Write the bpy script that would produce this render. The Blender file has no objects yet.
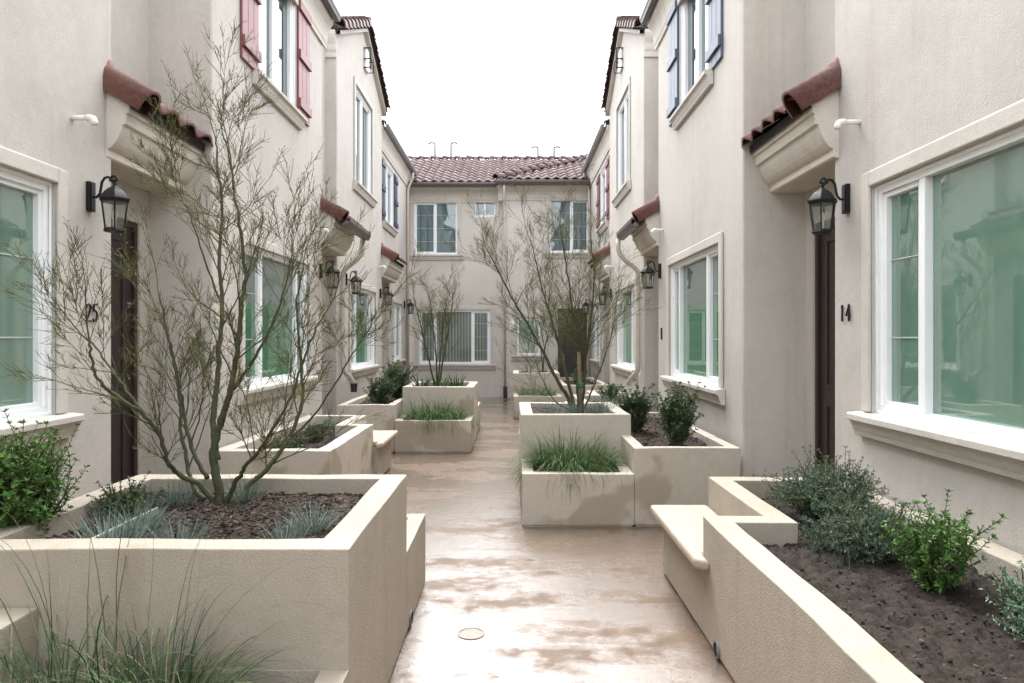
import bpy, bmesh, math, random
from mathutils import Vector, noise, Matrix
R = math.radians
random.seed(7)
SC = bpy.context.scene
COL = SC.collection
H = 1.64; F = 700.0; CX = 512.0; CY = 338.0

def px(x, y, Y):
    """measured picture point at depth Y -> place in metres"""
    return Vector(((x - CX) * Y / F, Y, H - (y - CY) * Y / F))

# ------------------------------------------------------------------ mesh builder
class MB:
    def __init__(self, f=None):
        self.v = []; self.f = []; self.m = []; self.fr = f
    def pt(self, p):
        p = self.fr(*p) if self.fr else p
        self.v.append(Vector(p)); return len(self.v) - 1
    def face(self, idx, m=0):
        self.f.append(tuple(idx)); self.m.append(m)
    def poly(self, pts, m=0):
        self.face([self.pt(p) for p in pts], m)
    def box(self, a0, a1, b0, b1, c0, c1, m=0):
        i = [self.pt(p) for p in ((a0,b0,c0),(a1,b0,c0),(a1,b1,c0),(a0,b1,c0),(a0,b0,c1),(a1,b0,c1),(a1,b1,c1),(a0,b1,c1))]
        for q in ((0,3,2,1),(4,5,6,7),(0,1,5,4),(1,2,6,5),(2,3,7,6),(3,0,4,7)):
            self.face([i[k] for k in q], m)
    def prism_u(self, prof, u0, u1, m=0):
        """closed profile of (d, z) run along u"""
        a = [self.pt((u0, d, z)) for d, z in prof]; b = [self.pt((u1, d, z)) for d, z in prof]
        n = len(prof)
        for k in range(n):
            self.face((a[k], a[(k+1) % n], b[(k+1) % n], b[k]), m)
        self.face(a[::-1], m); self.face(b, m)
    def prism_z(self, poly, z0, z1, m=0):
        a = [self.pt((x, y, z0)) for x, y in poly]; b = [self.pt((x, y, z1)) for x, y in poly]
        n = len(poly)
        for k in range(n):
            self.face((a[k], a[(k+1) % n], b[(k+1) % n], b[k]), m)
        self.face(a[::-1], m); self.face(b, m)
    def tube(self, pts, rad, n=6, m=0, cap=True):
        P = [Vector(self.fr(*p)) if self.fr else Vector(p) for p in pts]
        if not hasattr(rad, '__len__'): rad = [rad] * len(P)
        rings = []; ref = None
        for i, p in enumerate(P):
            t = (P[min(i+1, len(P)-1)] - P[max(i-1, 0)])
            if t.length < 1e-9: t = Vector((0,0,1))
            t.normalize()
            if ref is None:
                ref = t.orthogonal().normalized()
            else:
                ref = ref - t * ref.dot(t)
                ref = ref.normalized() if ref.length > 1e-6 else t.orthogonal().normalized()
            b = t.cross(ref)
            ring = []
            for k in range(n):
                a = 2*math.pi*k/n
                self.v.append(p + (ref*math.cos(a) + b*math.sin(a))*rad[i]); ring.append(len(self.v)-1)
            rings.append(ring)
        for r0, r1 in zip(rings, rings[1:]):
            for k in range(n):
                self.face((r0[k], r0[(k+1) % n], r1[(k+1) % n], r1[k]), m)
        if cap:
            self.face(rings[0][::-1], m); self.face(rings[-1], m)
    def lathe(self, c, prof, n=6, m=0, rot=0, caps=True):
        """profile of (r, z) round the vertical axis at c (u, d)"""
        rings = []
        for r, z in prof:
            rings.append([self.pt((c[0] + r*math.cos(rot + 2*math.pi*k/n), c[1] + r*math.sin(rot + 2*math.pi*k/n), z)) for k in range(n)])
        for r0, r1 in zip(rings, rings[1:]):
            for k in range(n):
                self.face((r0[k], r0[(k+1) % n], r1[(k+1) % n], r1[k]), m)
        if caps:
            self.face(rings[0][::-1], m); self.face(rings[-1], m)
    def build(self, name, mats, parent=None, smooth=False, bevel=0, seg=2, weld=True, recalc=True, kind=None, label=None):
        root = parent
        off = Vector((0,0,0))
        while root is not None:
            off += Vector(root.location); root = root.parent
        me = bpy.data.meshes.new(name)
        me.from_pydata([v - off for v in self.v], [], self.f)
        if not isinstance(mats, (list, tuple)): mats = [mats]
        for mt in mats: me.materials.append(mt)
        if len(mats) > 1: me.polygons.foreach_set('material_index', self.m)
        if weld or recalc:
            bm = bmesh.new(); bm.from_mesh(me)
            if weld: bmesh.ops.remove_doubles(bm, verts=bm.verts, dist=0.0004)
            if recalc: bmesh.ops.recalc_face_normals(bm, faces=bm.faces)
            bm.to_mesh(me); bm.free()
        if smooth: me.polygons.foreach_set('use_smooth', [True]*len(me.polygons))
        me.update()
        o = bpy.data.objects.new(name, me); COL.objects.link(o); o.parent = parent
        if bevel:
            md = o.modifiers.new('edge', 'BEVEL'); md.width = bevel; md.segments = seg; md.limit_method = 'ANGLE'; md.angle_limit = R(40)
            if hasattr(md, 'harden_normals'): md.harden_normals = False
        if kind: o['kind'] = kind
        if label: o['label'] = label
        return o

def thing(name, label, cat, loc=(0,0,0), group=None):
    o = bpy.data.objects.new(name, None); COL.objects.link(o); o.location = loc; o.empty_display_size = .2
    o['label'] = label; o['category'] = cat
    if group: o['group'] = group
    return o
def tag(o, label, cat, group=None):
    o['label'] = label; o['category'] = cat
    if group: o['group'] = group
    return o
def copy_tree(o, parent=None):
    c = o.copy(); COL.objects.link(c); c.parent = parent
    for ch in list(o.children): copy_tree(ch, c)
    return c

# ------------------------------------------------------------------ materials
def mat(name):
    m = bpy.data.materials.new(name); m.use_nodes = True
    nt = m.node_tree; b = nt.nodes['Principled BSDF']
    return m, nt, b
def N(nt, t, **kw):
    n = nt.nodes.new(t)
    for k, v in kw.items(): setattr(n, k, v)
    return n
def L(nt, a, b): nt.links.new(a, b)
def noise_n(nt, vec, scale, detail=4, rough=.55):
    n = N(nt, 'ShaderNodeTexNoise'); n.inputs['Scale'].default_value = scale; n.inputs['Detail'].default_value = detail; n.inputs['Roughness'].default_value = rough
    if vec is not None: L(nt, vec, n.inputs['Vector'])
    return n
def ramp(nt, fac, stops):
    r = N(nt, 'ShaderNodeValToRGB'); e = r.color_ramp.elements
    while len(e) < len(stops): e.new(.5)
    for el, (p, c) in zip(e, stops):
        el.position = p; el.color = (*c, 1) if len(c) == 3 else c
    L(nt, fac, r.inputs[0]); return r
def mixc(nt, fac, a, b, mode='MIX'):
    n = N(nt, 'ShaderNodeMix', data_type='RGBA', blend_type=mode)
    for k, val in ((0, fac), (6, a), (7, b)):
        if hasattr(val, 'is_linked') or hasattr(val, 'links'): L(nt, val, n.inputs[k])
        elif k == 0: n.inputs[0].default_value = val
        else: n.inputs[k].default_value = (*val, 1)
    return n.outputs[2]
def mathn(nt, op, a, b=None, c=None, clamp=False):
    n = N(nt, 'ShaderNodeMath', operation=op); n.use_clamp = clamp
    for k, val in enumerate((a, b, c)):
        if val is None: continue
        if hasattr(val, 'links'): L(nt, val, n.inputs[k])
        else: n.inputs[k].default_value = val
    return n.outputs[0]
def simple(name, col, rough=.5, metal=0, spec=.5, var=0, vscale=8, bump=0, bscale=80):
    m, nt, b = mat(name)
    b.inputs['Base Color'].default_value = (*col, 1); b.inputs['Roughness'].default_value = rough; b.inputs['Metallic'].default_value = metal
    b.inputs['Specular IOR Level'].default_value = spec
    tc = N(nt, 'ShaderNodeTexCoord')
    if var:
        n = noise_n(nt, tc.outputs['Object'], vscale, 5)
        r = ramp(nt, n.outputs[0], [(.25, tuple(c*(1-var) for c in col)), (.75, tuple(min(1, c*(1+var)) for c in col))])
        L(nt, r.outputs[0], b.inputs['Base Color'])
    if bump:
        n = noise_n(nt, tc.outputs['Object'], bscale, 4)
        bp = N(nt, 'ShaderNodeBump'); bp.inputs['Strength'].default_value = bump; bp.inputs['Distance'].default_value = .004
        L(nt, n.outputs[0], bp.inputs['Height']); L(nt, bp.outputs[0], b.inputs['Normal'])
    return m
def stucco(name, col, damp=0, grain=150, bump=.55, seed=0, streak=.0, topmark=0):
    """sand-float stucco: grains, soft mottling, runs of old water, damp patches that climb from the ground"""
    m, nt, b = mat(name)
    geo = N(nt, 'ShaderNodeNewGeometry'); P = geo.outputs['Position']
    mp = N(nt, 'ShaderNodeMapping'); mp.inputs['Location'].default_value = (seed*3.1, seed*1.7, seed*.9); L(nt, P, mp.inputs['Vector'])
    P2 = mp.outputs[0]
    big = noise_n(nt, P2, 1.1, 5, .6)
    c = ramp(nt, big.outputs[0], [(.28, tuple(x*.87 for x in col)), (.5, col), (.75, tuple(min(1, x*1.06) for x in col))]).outputs[0]
    med = noise_n(nt, P2, 14, 4, .6)
    c = mixc(nt, .18, c, ramp(nt, med.outputs[0], [(.35, tuple(x*.72 for x in col)), (.7, tuple(min(1, x*1.15) for x in col))]).outputs[0])
    g = noise_n(nt, P2, grain, 3, .6)
    gr = ramp(nt, g.outputs[0], [(.38, (.74,.72,.7)), (.6, (1.0,1.0,1.0))])
    c = mixc(nt, .55, c, gr.outputs[0], 'MULTIPLY')
    if streak:
        mp2 = N(nt, 'ShaderNodeMapping'); mp2.inputs['Scale'].default_value = (5, 5, .35); L(nt, P2, mp2.inputs['Vector'])
        st = noise_n(nt, mp2.outputs[0], 1.3, 4, .6)
        sr = ramp(nt, st.outputs[0], [(.56, (0,0,0)), (.72, (1,1,1))])
        f = mathn(nt, 'MULTIPLY', sr.outputs[0], streak)
        c = mixc(nt, f, c, tuple(x*k for x, k in zip(col, (.68,.62,.54))))
    rough = .93
    if damp:
        sep = N(nt, 'ShaderNodeSeparateXYZ'); L(nt, P, sep.inputs[0])
        d = noise_n(nt, P2, 1.9, 3, .5)
        # patches: noise against height
        hgt = mathn(nt, 'MULTIPLY', sep.outputs[2], .28)
        v = mathn(nt, 'SUBTRACT', d.outputs[0], hgt)
        dr = ramp(nt, v, [(.46 - damp*.1, (0,0,0)), (.50 - damp*.1, (.8,.8,.8)), (.53 - damp*.1, (1,1,1))])
        f = mathn(nt, 'MULTIPLY', dr.outputs[0], .72)
        c = mixc(nt, f, c, tuple(x*k for x, k in zip(col, (.56,.52,.45))))
        rr = N(nt, 'ShaderNodeMapRange'); rr.inputs['To Min'].default_value = .93; rr.inputs['To Max'].default_value = .62; L(nt, f, rr.inputs['Value'])
        L(nt, rr.outputs[0], b.inputs['Roughness'])
    else:
        b.inputs['Roughness'].default_value = rough
    L(nt, c, b.inputs['Base Color'])
    b.inputs['Specular IOR Level'].default_value = .3
    g2 = noise_n(nt, P2, grain*.45, 4, .65)
    hsum = mathn(nt, 'ADD', g.outputs[0], mathn(nt, 'MULTIPLY', g2.outputs[0], 1.2))
    bp = N(nt, 'ShaderNodeBump'); bp.inputs['Strength'].default_value = bump; bp.inputs['Distance'].default_value = .006
    L(nt, hsum, bp.inputs['Height']); L(nt, bp.outputs[0], b.inputs['Normal'])
    return m
def island(name, cols, rough=.6, trans=0, spec=.3, bump=0, extra=None):
    """one tint per loose piece (tile, leaf, blade)"""
    m, nt, b = mat(name)
    geo = N(nt, 'ShaderNodeNewGeometry')
    k = len(cols)
    r = ramp(nt, geo.outputs['Random Per Island'], [(i/(k-1), c) for i, c in enumerate(cols)])
    c = r.outputs[0]
    if extra:
        n = noise_n(nt, geo.outputs['Position'], extra[0], 5, .65)
        rr = ramp(nt, n.outputs[0], [(.35, (0,0,0)), (.68, (1,1,1))])
        c = mixc(nt, mathn(nt, 'MULTIPLY', rr.outputs[0], extra[1]), c, extra[2])
    L(nt, c, b.inputs['Base Color']); b.inputs['Roughness'].default_value = rough; b.inputs['Specular IOR Level'].default_value = spec
    if trans:
        tr = N(nt, 'ShaderNodeBsdfTranslucent'); L(nt, c, tr.inputs['Color'])
        ms = N(nt, 'ShaderNodeMixShader'); ms.inputs[0].default_value = trans
        L(nt, b.outputs[0], ms.inputs[1]); L(nt, tr.outputs[0], ms.inputs[2])
        L(nt, ms.outputs[0], nt.nodes['Material Output'].inputs['Surface'])
    if bump:
        n = noise_n(nt, geo.outputs['Position'], 60, 4)
        bp = N(nt, 'ShaderNodeBump'); bp.inputs['Strength'].default_value = bump; bp.inputs['Distance'].default_value = .004
        L(nt, n.outputs[0], bp.inputs['Height']); L(nt, bp.outputs[0], b.inputs['Normal'])
    return m
def glass(name, col, ior=1.75, stripes=None, streaky=0, col2=None, z_split=None):
    """closed-room window pane: tinted body with film streaks, mirror-smooth front"""
    m, nt, b = mat(name)
    geo = N(nt, 'ShaderNodeNewGeometry'); P = geo.outputs['Position']
    mp = N(nt, 'ShaderNodeMapping'); mp.inputs['Scale'].default_value = (3, 3, .7); L(nt, P, mp.inputs['Vector'])
    n = noise_n(nt, mp.outputs[0], 2.2, 5, .6)
    c = ramp(nt, n.outputs[0], [(.3, tuple(x*(1-.08) for x in col)), (.7, tuple(x*1.06 for x in col))]).outputs[0]
    if col2:
        sep = N(nt, 'ShaderNodeSeparateXYZ'); L(nt, P, sep.inputs[0])
        wob = mathn(nt, 'MULTIPLY', n.outputs[0], .02)
        s = mathn(nt, 'GREATER_THAN', mathn(nt, 'ADD', sep.outputs[2], wob), z_split)
        c = mixc(nt, s, c, col2)  # above the split, a greyish reflection painted into the pane colour
    if stripes:
        sep = N(nt, 'ShaderNodeSeparateXYZ'); L(nt, P, sep.inputs[0])
        w = mathn(nt, 'PINGPONG', sep.outputs[0], stripes[0])
        w = mathn(nt, 'GREATER_THAN', w, stripes[0]*.42)
        c = mixc(nt, mathn(nt, 'MULTIPLY', w, .8), c, stripes[1])
    L(nt, c, b.inputs['Base Color']); b.inputs['Roughness'].default_value = .015
    b.inputs['IOR'].default_value = ior; b.inputs['Specular IOR Level'].default_value = .5
    wv = noise_n(nt, P, 1.3, 2)
    bp = N(nt, 'ShaderNodeBump'); bp.inputs['Strength'].default_value = .02; bp.inputs['Distance'].default_value = .02
    L(nt, wv.outputs[0], bp.inputs['Height']); L(nt, bp.outputs[0], b.inputs['Normal'])
    return m

WALLC = (.56, .532, .488)
M = {}
M['wall'] = stucco('stucco_wall', WALLC, grain=175, bump=.55, streak=.38)
M['wall_far'] = stucco('stucco_wall_far', (.64, .605, .555), grain=150, bump=.5, seed=2, streak=.2)
M['trim'] = stucco('stucco_trim', (.59, .562, .515), grain=170, bump=.35, seed=4, streak=.25)
M['cornice'] = stucco('stucco_cornice', (.61, .575, .515), grain=190, bump=.22, seed=5, streak=.3)
M['planter'] = stucco('stucco_planter', (.535, .487, .42), damp=.6, grain=190, bump=.6, seed=6, streak=.2)
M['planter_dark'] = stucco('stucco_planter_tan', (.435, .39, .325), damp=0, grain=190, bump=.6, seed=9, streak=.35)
M['stone'] = simple('cast_stone', (.38, .33, .26), .6, var=.14, vscale=6, bump=.25, bscale=120)
M['vinyl'] = simple('white_vinyl', (.82, .84, .85), .35, var=.02)
M['grid'] = simple('window_grid', (.40, .46, .43), .4)
M['pvc'] = simple('white_pipe', (.80, .79, .75), .4)
M['iron'] = simple('black_iron', (.006, .006, .007), .5, spec=.3, bump=.25, bscale=60)
M['door'] = simple('door_brown', (.028, .02, .018), .45, var=.15, vscale=5)
M['doorframe'] = simple('door_frame_brown', (.035, .018, .014), .5)
M['brass'] = simple('satin_metal', (.35, .32, .27), .3, metal=1)
M['gutter'] = simple('gutter_brown', (.075, .055, .052), .4, var=.1)
M['gutter_grey'] = simple('gutter_grey', (.16, .145, .15), .35, var=.1)
M['spout'] = simple('downspout_tan', (.50, .45, .38), .5, var=.06)
M['under'] = simple('tile_underlay', (.016, .016, .018), .8)
M['tile'] = island('clay_tile', [(.075,.028,.022),(.105,.038,.029),(.14,.053,.039),(.09,.036,.030),(.125,.055,.045)], .6, bump=.7, extra=(28, .45, (.20,.115,.095)))
M['tile_roof'] = island('roof_tile', [(.075,.047,.045),(.105,.063,.059),(.14,.09,.083),(.09,.06,.059),(.14,.105,.10)], .6, bump=.35, extra=(3, .4, (.25,.185,.175)))
M['mortar'] = simple('tile_mortar', (.26, .145, .14), .8, var=.15, vscale=20, bump=.5, bscale=50)
M['red'] = simple('shutter_red', (.20, .065, .065), .5, var=.12, vscale=9)
M['blue'] = simple('shutter_blue', (.075, .10, .15), .5, var=.12, vscale=9)
M['navy'] = simple('shutter_navy', (.045, .06, .10), .5, var=.12, vscale=9)
M['green_glass'] = glass('green_pane', (.125, .225, .17), 2.5)
M['film_reflection_glass'] = glass('film_reflection_pane', (.075, .20, .115), 2.2, col2=(.11, .16, .14), z_split=2.02)  # green film below; reflection above is painted in as a greyer tint
M['dark_glass'] = glass('clear_pane', (.055, .085, .088), 2.6)
M['blue_glass'] = glass('bluish_pane', (.085, .135, .145), 1.9)
M['blind_glass'] = glass('blind_pane', (.10, .12, .105), 1.5, stripes=(.042, (.27, .30, .27)))
M['bulb'] = simple('bulb_glass', (.75, .72, .65), .2)
def lantern_glass():
    m, nt, b = mat('lantern_glass')
    tr = N(nt, 'ShaderNodeBsdfTransparent'); tr.inputs[0].default_value = (.86, .88, .86, 1)
    gl = N(nt, 'ShaderNodeBsdfGlossy'); gl.inputs['Roughness'].default_value = .08
    df = N(nt, 'ShaderNodeBsdfDiffuse'); df.inputs[0].default_value = (.62, .62, .58, 1)
    fr = N(nt, 'ShaderNodeFresnel'); fr.inputs[0].default_value = 1.5
    m1 = N(nt, 'ShaderNodeMixShader'); m1.inputs[0].default_value = .10
    L(nt, tr.outputs[0], m1.inputs[1]); L(nt, df.outputs[0], m1.inputs[2])
    m2 = N(nt, 'ShaderNodeMixShader'); L(nt, fr.outputs[0], m2.inputs[0]); L(nt, m1.outputs[0], m2.inputs[1]); L(nt, gl.outputs[0], m2.inputs[2])
    L(nt, m2.outputs[0], nt.nodes['Material Output'].inputs['Surface']); return m
M['lglass'] = lantern_glass()
M['bark'] = simple('green_bark', (.050, .054, .022), .75, var=.4, vscale=18, bump=.6, bscale=70)
M['twig'] = island('twig', [(.05,.045,.02),(.08,.078,.028),(.125,.13,.042)], .8)
M['bud'] = island('bud_leaf', [(.13,.14,.035),(.19,.20,.05),(.12,.12,.04),(.24,.25,.075)], .7, trans=.25)
M['leaf_bright'] = island('leaf_bright', [(.022,.065,.012),(.05,.13,.022),(.09,.20,.035),(.15,.29,.06)], .35, trans=.25, spec=.5)
M['leaf_dark'] = island('leaf_dark', [(.016,.042,.016),(.034,.075,.028),(.06,.11,.042),(.13,.19,.08)], .38, trans=.15, spec=.5)
M['leaf_grey'] = island('leaf_grey', [(.03,.06,.038),(.065,.115,.074),(.115,.17,.118),(.21,.27,.20)], .55, trans=.2)
M['leaf_pale'] = island('leaf_pale', [(.06,.14,.08),(.12,.22,.14),(.22,.33,.23),(.30,.40,.30)], .4, trans=.2, spec=.5)
M['grass'] = island('grass_blade', [(.02,.06,.014),(.04,.10,.022),(.07,.145,.036),(.12,.19,.06),(.20,.22,.10)], .5, trans=.3)
M['grass_deep'] = island('grass_blade_deep', [(.014,.04,.013),(.028,.065,.023),(.055,.105,.04),(.12,.16,.075),(.26,.24,.14)], .5, trans=.25)
M['fescue'] = island('fescue_blade', [(.065,.10,.085),(.105,.15,.125),(.155,.21,.175),(.23,.28,.235)], .6, trans=.2)
M['strap'] = island('strap_leaf', [(.025,.06,.02),(.05,.10,.03),(.09,.15,.06)], .4, trans=.2, spec=.5)
def soil_mat(name, a, b_, c_):
    m, nt, b = mat(name)
    geo = N(nt, 'ShaderNodeNewGeometry'); P = geo.outputs['Position']
    n1 = noise_n(nt, P, 9, 6, .7); n2 = noise_n(nt, P, 70, 5, .7)
    c = ramp(nt, n2.outputs[0], [(.3, a), (.52, b_), (.75, c_)]).outputs[0]
    c = mixc(nt, .5, c, ramp(nt, n1.outputs[0], [(.35, tuple(x*.55 for x in b_)), (.68, c_)]).outputs[0])
    L(nt, c, b.inputs['Base Color']); b.inputs['Roughness'].default_value = .9; b.inputs['Specular IOR Level'].default_value = .25
    bp = N(nt, 'ShaderNodeBump'); bp.inputs['Strength'].default_value = .9; bp.inputs['Distance'].default_value = .012
    L(nt, n2.outputs[0], bp.inputs['Height']); L(nt, bp.outputs[0], b.inputs['Normal'])
    return m
M['soil'] = soil_mat('dark_soil', (.008,.006,.0045), (.029,.0225,.0175), (.078,.062,.049))
M['mulch_soil'] = soil_mat('mulch_soil', (.012,.008,.006), (.036,.024,.017), (.085,.058,.042))
M['chip'] = island('bark_chip', [(.014,.010,.0075),(.032,.0235,.017),(.058,.043,.032),(.12,.092,.07)], .85)
M['clod'] = island('soil_clod', [(.014,.011,.009),(.02,.016,.013),(.028,.022,.018),(.036,.029,.024),(.05,.041,.034),(.10,.088,.074)], .9)
M['stake'] = simple('wood_stake', (.15, .11, .07), .8, var=.2, vscale=15)
M['tie'] = simple('green_tie', (.02, .12, .07), .5)
M['strip'] = simple('pale_plastic', (.42, .46, .38), .5, var=.1)
M['drain'] = simple('drain_black', (.015, .015, .016), .5)
M['cover'] = simple('cover_concrete', (.23, .19, .16), .5, var=.3, vscale=40)
M['steel'] = simple('vent_steel', (.16, .16, .165), .6, metal=.0)

def pavement():
    """rain-wet, broom-finished concrete: a film of water over most of it, matt damp patches, grit"""
    m, nt, b = mat('wet_concrete')
    geo = N(nt, 'ShaderNodeNewGeometry'); P = geo.outputs['Position']
    mp = N(nt, 'ShaderNodeMapping'); mp.inputs['Scale'].default_value = (.75, 1.5, 1); mp.inputs['Rotation'].default_value = (0, 0, R(14)); mp.inputs['Location'].default_value = (3.3, 1.2, 0); L(nt, P, mp.inputs['Vector'])
    w = noise_n(nt, mp.outputs[0], 1.25, 7, .62)
    w2 = noise_n(nt, P, 7, 6, .7)
    g = noise_n(nt, P, 95, 5, .75)
    wet = mathn(nt, 'ADD', w.outputs[0], mathn(nt, 'MULTIPLY', mathn(nt, 'SUBTRACT', w2.outputs[0], .5), .30))
    wr = ramp(nt, wet, [(.41, (0,0,0)), (.52, (1,1,1))])
    c = ramp(nt, w2.outputs[0], [(.3, (.100, .069, .045)), (.7, (.195, .143, .101))]).outputs[0]
    c = mixc(nt, .35, c, ramp(nt, g.outputs[0], [(.35, (.065,.043,.030)), (.65, (.25,.185,.14))]).outputs[0])
    c = mixc(nt, wr.outputs[0], c, mixc(nt, .45, c, (.17, .122, .092)))
    L(nt, c, b.inputs['Base Color'])
    rr = N(nt, 'ShaderNodeMapRange'); rr.inputs['To Min'].default_value = .36; rr.inputs['To Max'].default_value = .20; L(nt, wr.outputs[0], rr.inputs['Value'])
    L(nt, rr.outputs[0], b.inputs['Roughness'])
    sp = N(nt, 'ShaderNodeMapRange'); sp.inputs['To Min'].default_value = .14; sp.inputs['To Max'].default_value = 1.0; L(nt, wr.outputs[0], sp.inputs['Value'])
    L(nt, sp.outputs[0], b.inputs['Specular IOR Level']); b.inputs['IOR'].default_value = 1.6
    L(nt, wr.outputs[0], b.inputs['Coat Weight']); b.inputs['Coat Roughness'].default_value = .12; b.inputs['Coat IOR'].default_value = 2.2
    bp = N(nt, 'ShaderNodeBump'); bp.inputs['Strength'].default_value = .5; bp.inputs['Distance'].default_value = .004
    L(nt, mathn(nt, 'ADD', g.outputs[0], mathn(nt, 'MULTIPLY', w2.outputs[0], 1.5)), bp.inputs['Height']); L(nt, bp.outputs[0], b.inputs['Normal']); L(nt, bp.outputs[0], b.inputs['Coat Normal'])
    return m
M['path'] = pavement()
M['ground'] = simple('bare_ground', (.24, .20, .16), .95, var=.25, vscale=.6, bump=.4, bscale=20)

# ------------------------------------------------------------------ setting
g = MB(); g.poly([(-200,-200,-.004),(200,-200,-.004),(200,300,-.004),(-200,300,-.004)]); g.build('ground', M['ground'], kind='structure')
g = MB(); g.poly([(-3.5,-8,0),(3.0,-8,0),(3.0,19.6,0),(-3.5,19.6,0)]); g.build('path', M['path'], kind='structure')

# ------------------------------------------------------------------ frames
def side_frame(Xw, s):
    return lambda u, d, z: (Xw - s*d, u, z)
def end_frame(Yw):
    return lambda u, d, z: (u, Yw - d, z)

def panel(mb, u0, u1, zs, ops, depth=.1, d=0, us=()):
    """wall sheet with openings and their reveals"""
    U = sorted(set([u0, u1] + [o[k] for o in ops for k in (0, 1)] + list(us))); Z = sorted(set(zs))
    for ua, ub in zip(U, U[1:]):
        for za, zb in zip(Z, Z[1:]):
            cu, cz = (ua+ub)/2, (za+zb)/2
            if any(o[0] < cu < o[1] and o[2] < cz < o[3] for o in ops): continue
            mb.poly([(ua,d,za),(ub,d,za),(ub,d,zb),(ua,d,zb)])
    for o in ops:
        zz = [z for z in Z if o[2] <= z <= o[3]]
        for za, zb in zip(zz, zz[1:]):
            for u in (o[0], o[1]): mb.poly([(u,d,za),(u,d-depth,za),(u,d-depth,zb),(u,d,zb)])
        uu = [u for u in U if o[0] <= u <= o[1]]
        for ua, ub in zip(uu, uu[1:]):
            for z in (o[2], o[3]): mb.poly([(ua,d,z),(ub,d,z),(ub,d-depth,z),(ua,d-depth,z)])

def window(house, fr, u0, u1, z0, z1, splits, pane_mat, muntins=(), sill=True, surround=True, rows=None, sash=()):
    """frame mesh with pane, sill and surround as its pieces; u grows away from the camera on the side walls"""
    fm = MB(fr); w = .055
    d0, d1 = -.095, -.028
    fm.box(u0, u1, d0, d1, z0, z0+w); fm.box(u0, u1, d0, d1, z1-w, z1)
    fm.box(u0, u0+w, d0, d1, z0+w, z1-w); fm.box(u1-w, u1, d0, d1, z0+w, z1-w)
    # stepped outer lip
    fm.box(u0+.002, u0+.022, d1, d1+.014, z0+.002, z1-.002); fm.box(u1-.022, u1-.002, d1, d1+.014, z0+.002, z1-.002)
    fm.box(u0+.022, u1-.022, d1, d1+.014, z0+.002, z0+.022); fm.box(u0+.022, u1-.022, d1, d1+.014, z1-.022, z1-.002)
    us = [u0+w] + [u0 + (u1-u0)*k for k in splits] + [u1-w]
    for k in us[1:-1]: fm.box(k-.028, k+.028, d0+.004, d1-.004, z0+w, z1-w)
    for i, (a, b) in enumerate(zip(us, us[1:])):
        a2 = a + (.028 if i else 0); b2 = b - (.028 if i < len(us)-2 else 0)
        if i in sash:
            sw = .032; e0, e1 = d0+.008, d1-.018
            fm.box(a2, a2+sw, e0, e1, z0+w, z1-w); fm.box(b2-sw, b2, e0, e1, z0+w, z1-w)
            fm.box(a2+sw, b2-sw, e0, e1, z0+w, z0+w+sw); fm.box(a2+sw, b2-sw, e0, e1, z1-w-sw, z1-w)
        if i in muntins:
            for k in rows or (1/3, 2/3):
                z = z0 + (z1-z0)*k; fm.box(a2, b2, -.079, -.074, z-.005, z+.005, 1)
    f = fm.build('window', [M['vinyl'], M['grid']], house, bevel=.004, seg=1)
    p = MB(fr); p.box(u0+.02, u1-.02, -.088, -.080, z0+.02, z1-.02); p.build('pane', pane_mat, f)
    if sill:
        sm = MB(fr)
        sm.prism_u([(-.028,.004),(.085,-.006),(.098,-.014),(.098,-.05),(.078,-.058),(.066,-.075),(.058,-.105),(.048,-.125),(.04,-.155),(.002,-.155),(.002,-.003),(-.028,-.003)], u0-.15, u1+.15)
        sm.v = [Vector((v.x, v.y, v.z + z0)) for v in sm.v]
        sm.build('sill', M['trim'], f, bevel=.006)
    if surround:
        t = MB(fr); sw = .095
        t.box(u0-sw, u0-.001, .002, .026, z0+.006, z1+sw); t.box(u1+.001, u1+sw, .002, .026, z0+.006, z1+sw)
        t.box(u0-.001, u1+.001, .002, .026, z1+.001, z1+sw); t.build('surround', M['trim'], f, bevel=.008)
    return f

def shutter(house, fr, u0, u1, z0, z1, m):
    s = MB(fr); n = 3; w = (u1-u0)/n
    for k in range(n): s.box(u0+k*w+.003, u0+(k+1)*w-.003, .004, .028, z0, z1)
    s.box(u0+.004, u1-.004, .003, .022, z0+.004, z1-.004)
    hh = z1-z0
    for c in (.11, .5, .89):
        s.box(u0-.004, u1+.004, .028, .056, z0+hh*c-.055, z0+hh*c+.055)
    s.build('shutter', m, house, bevel=.004, seg=1)

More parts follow.
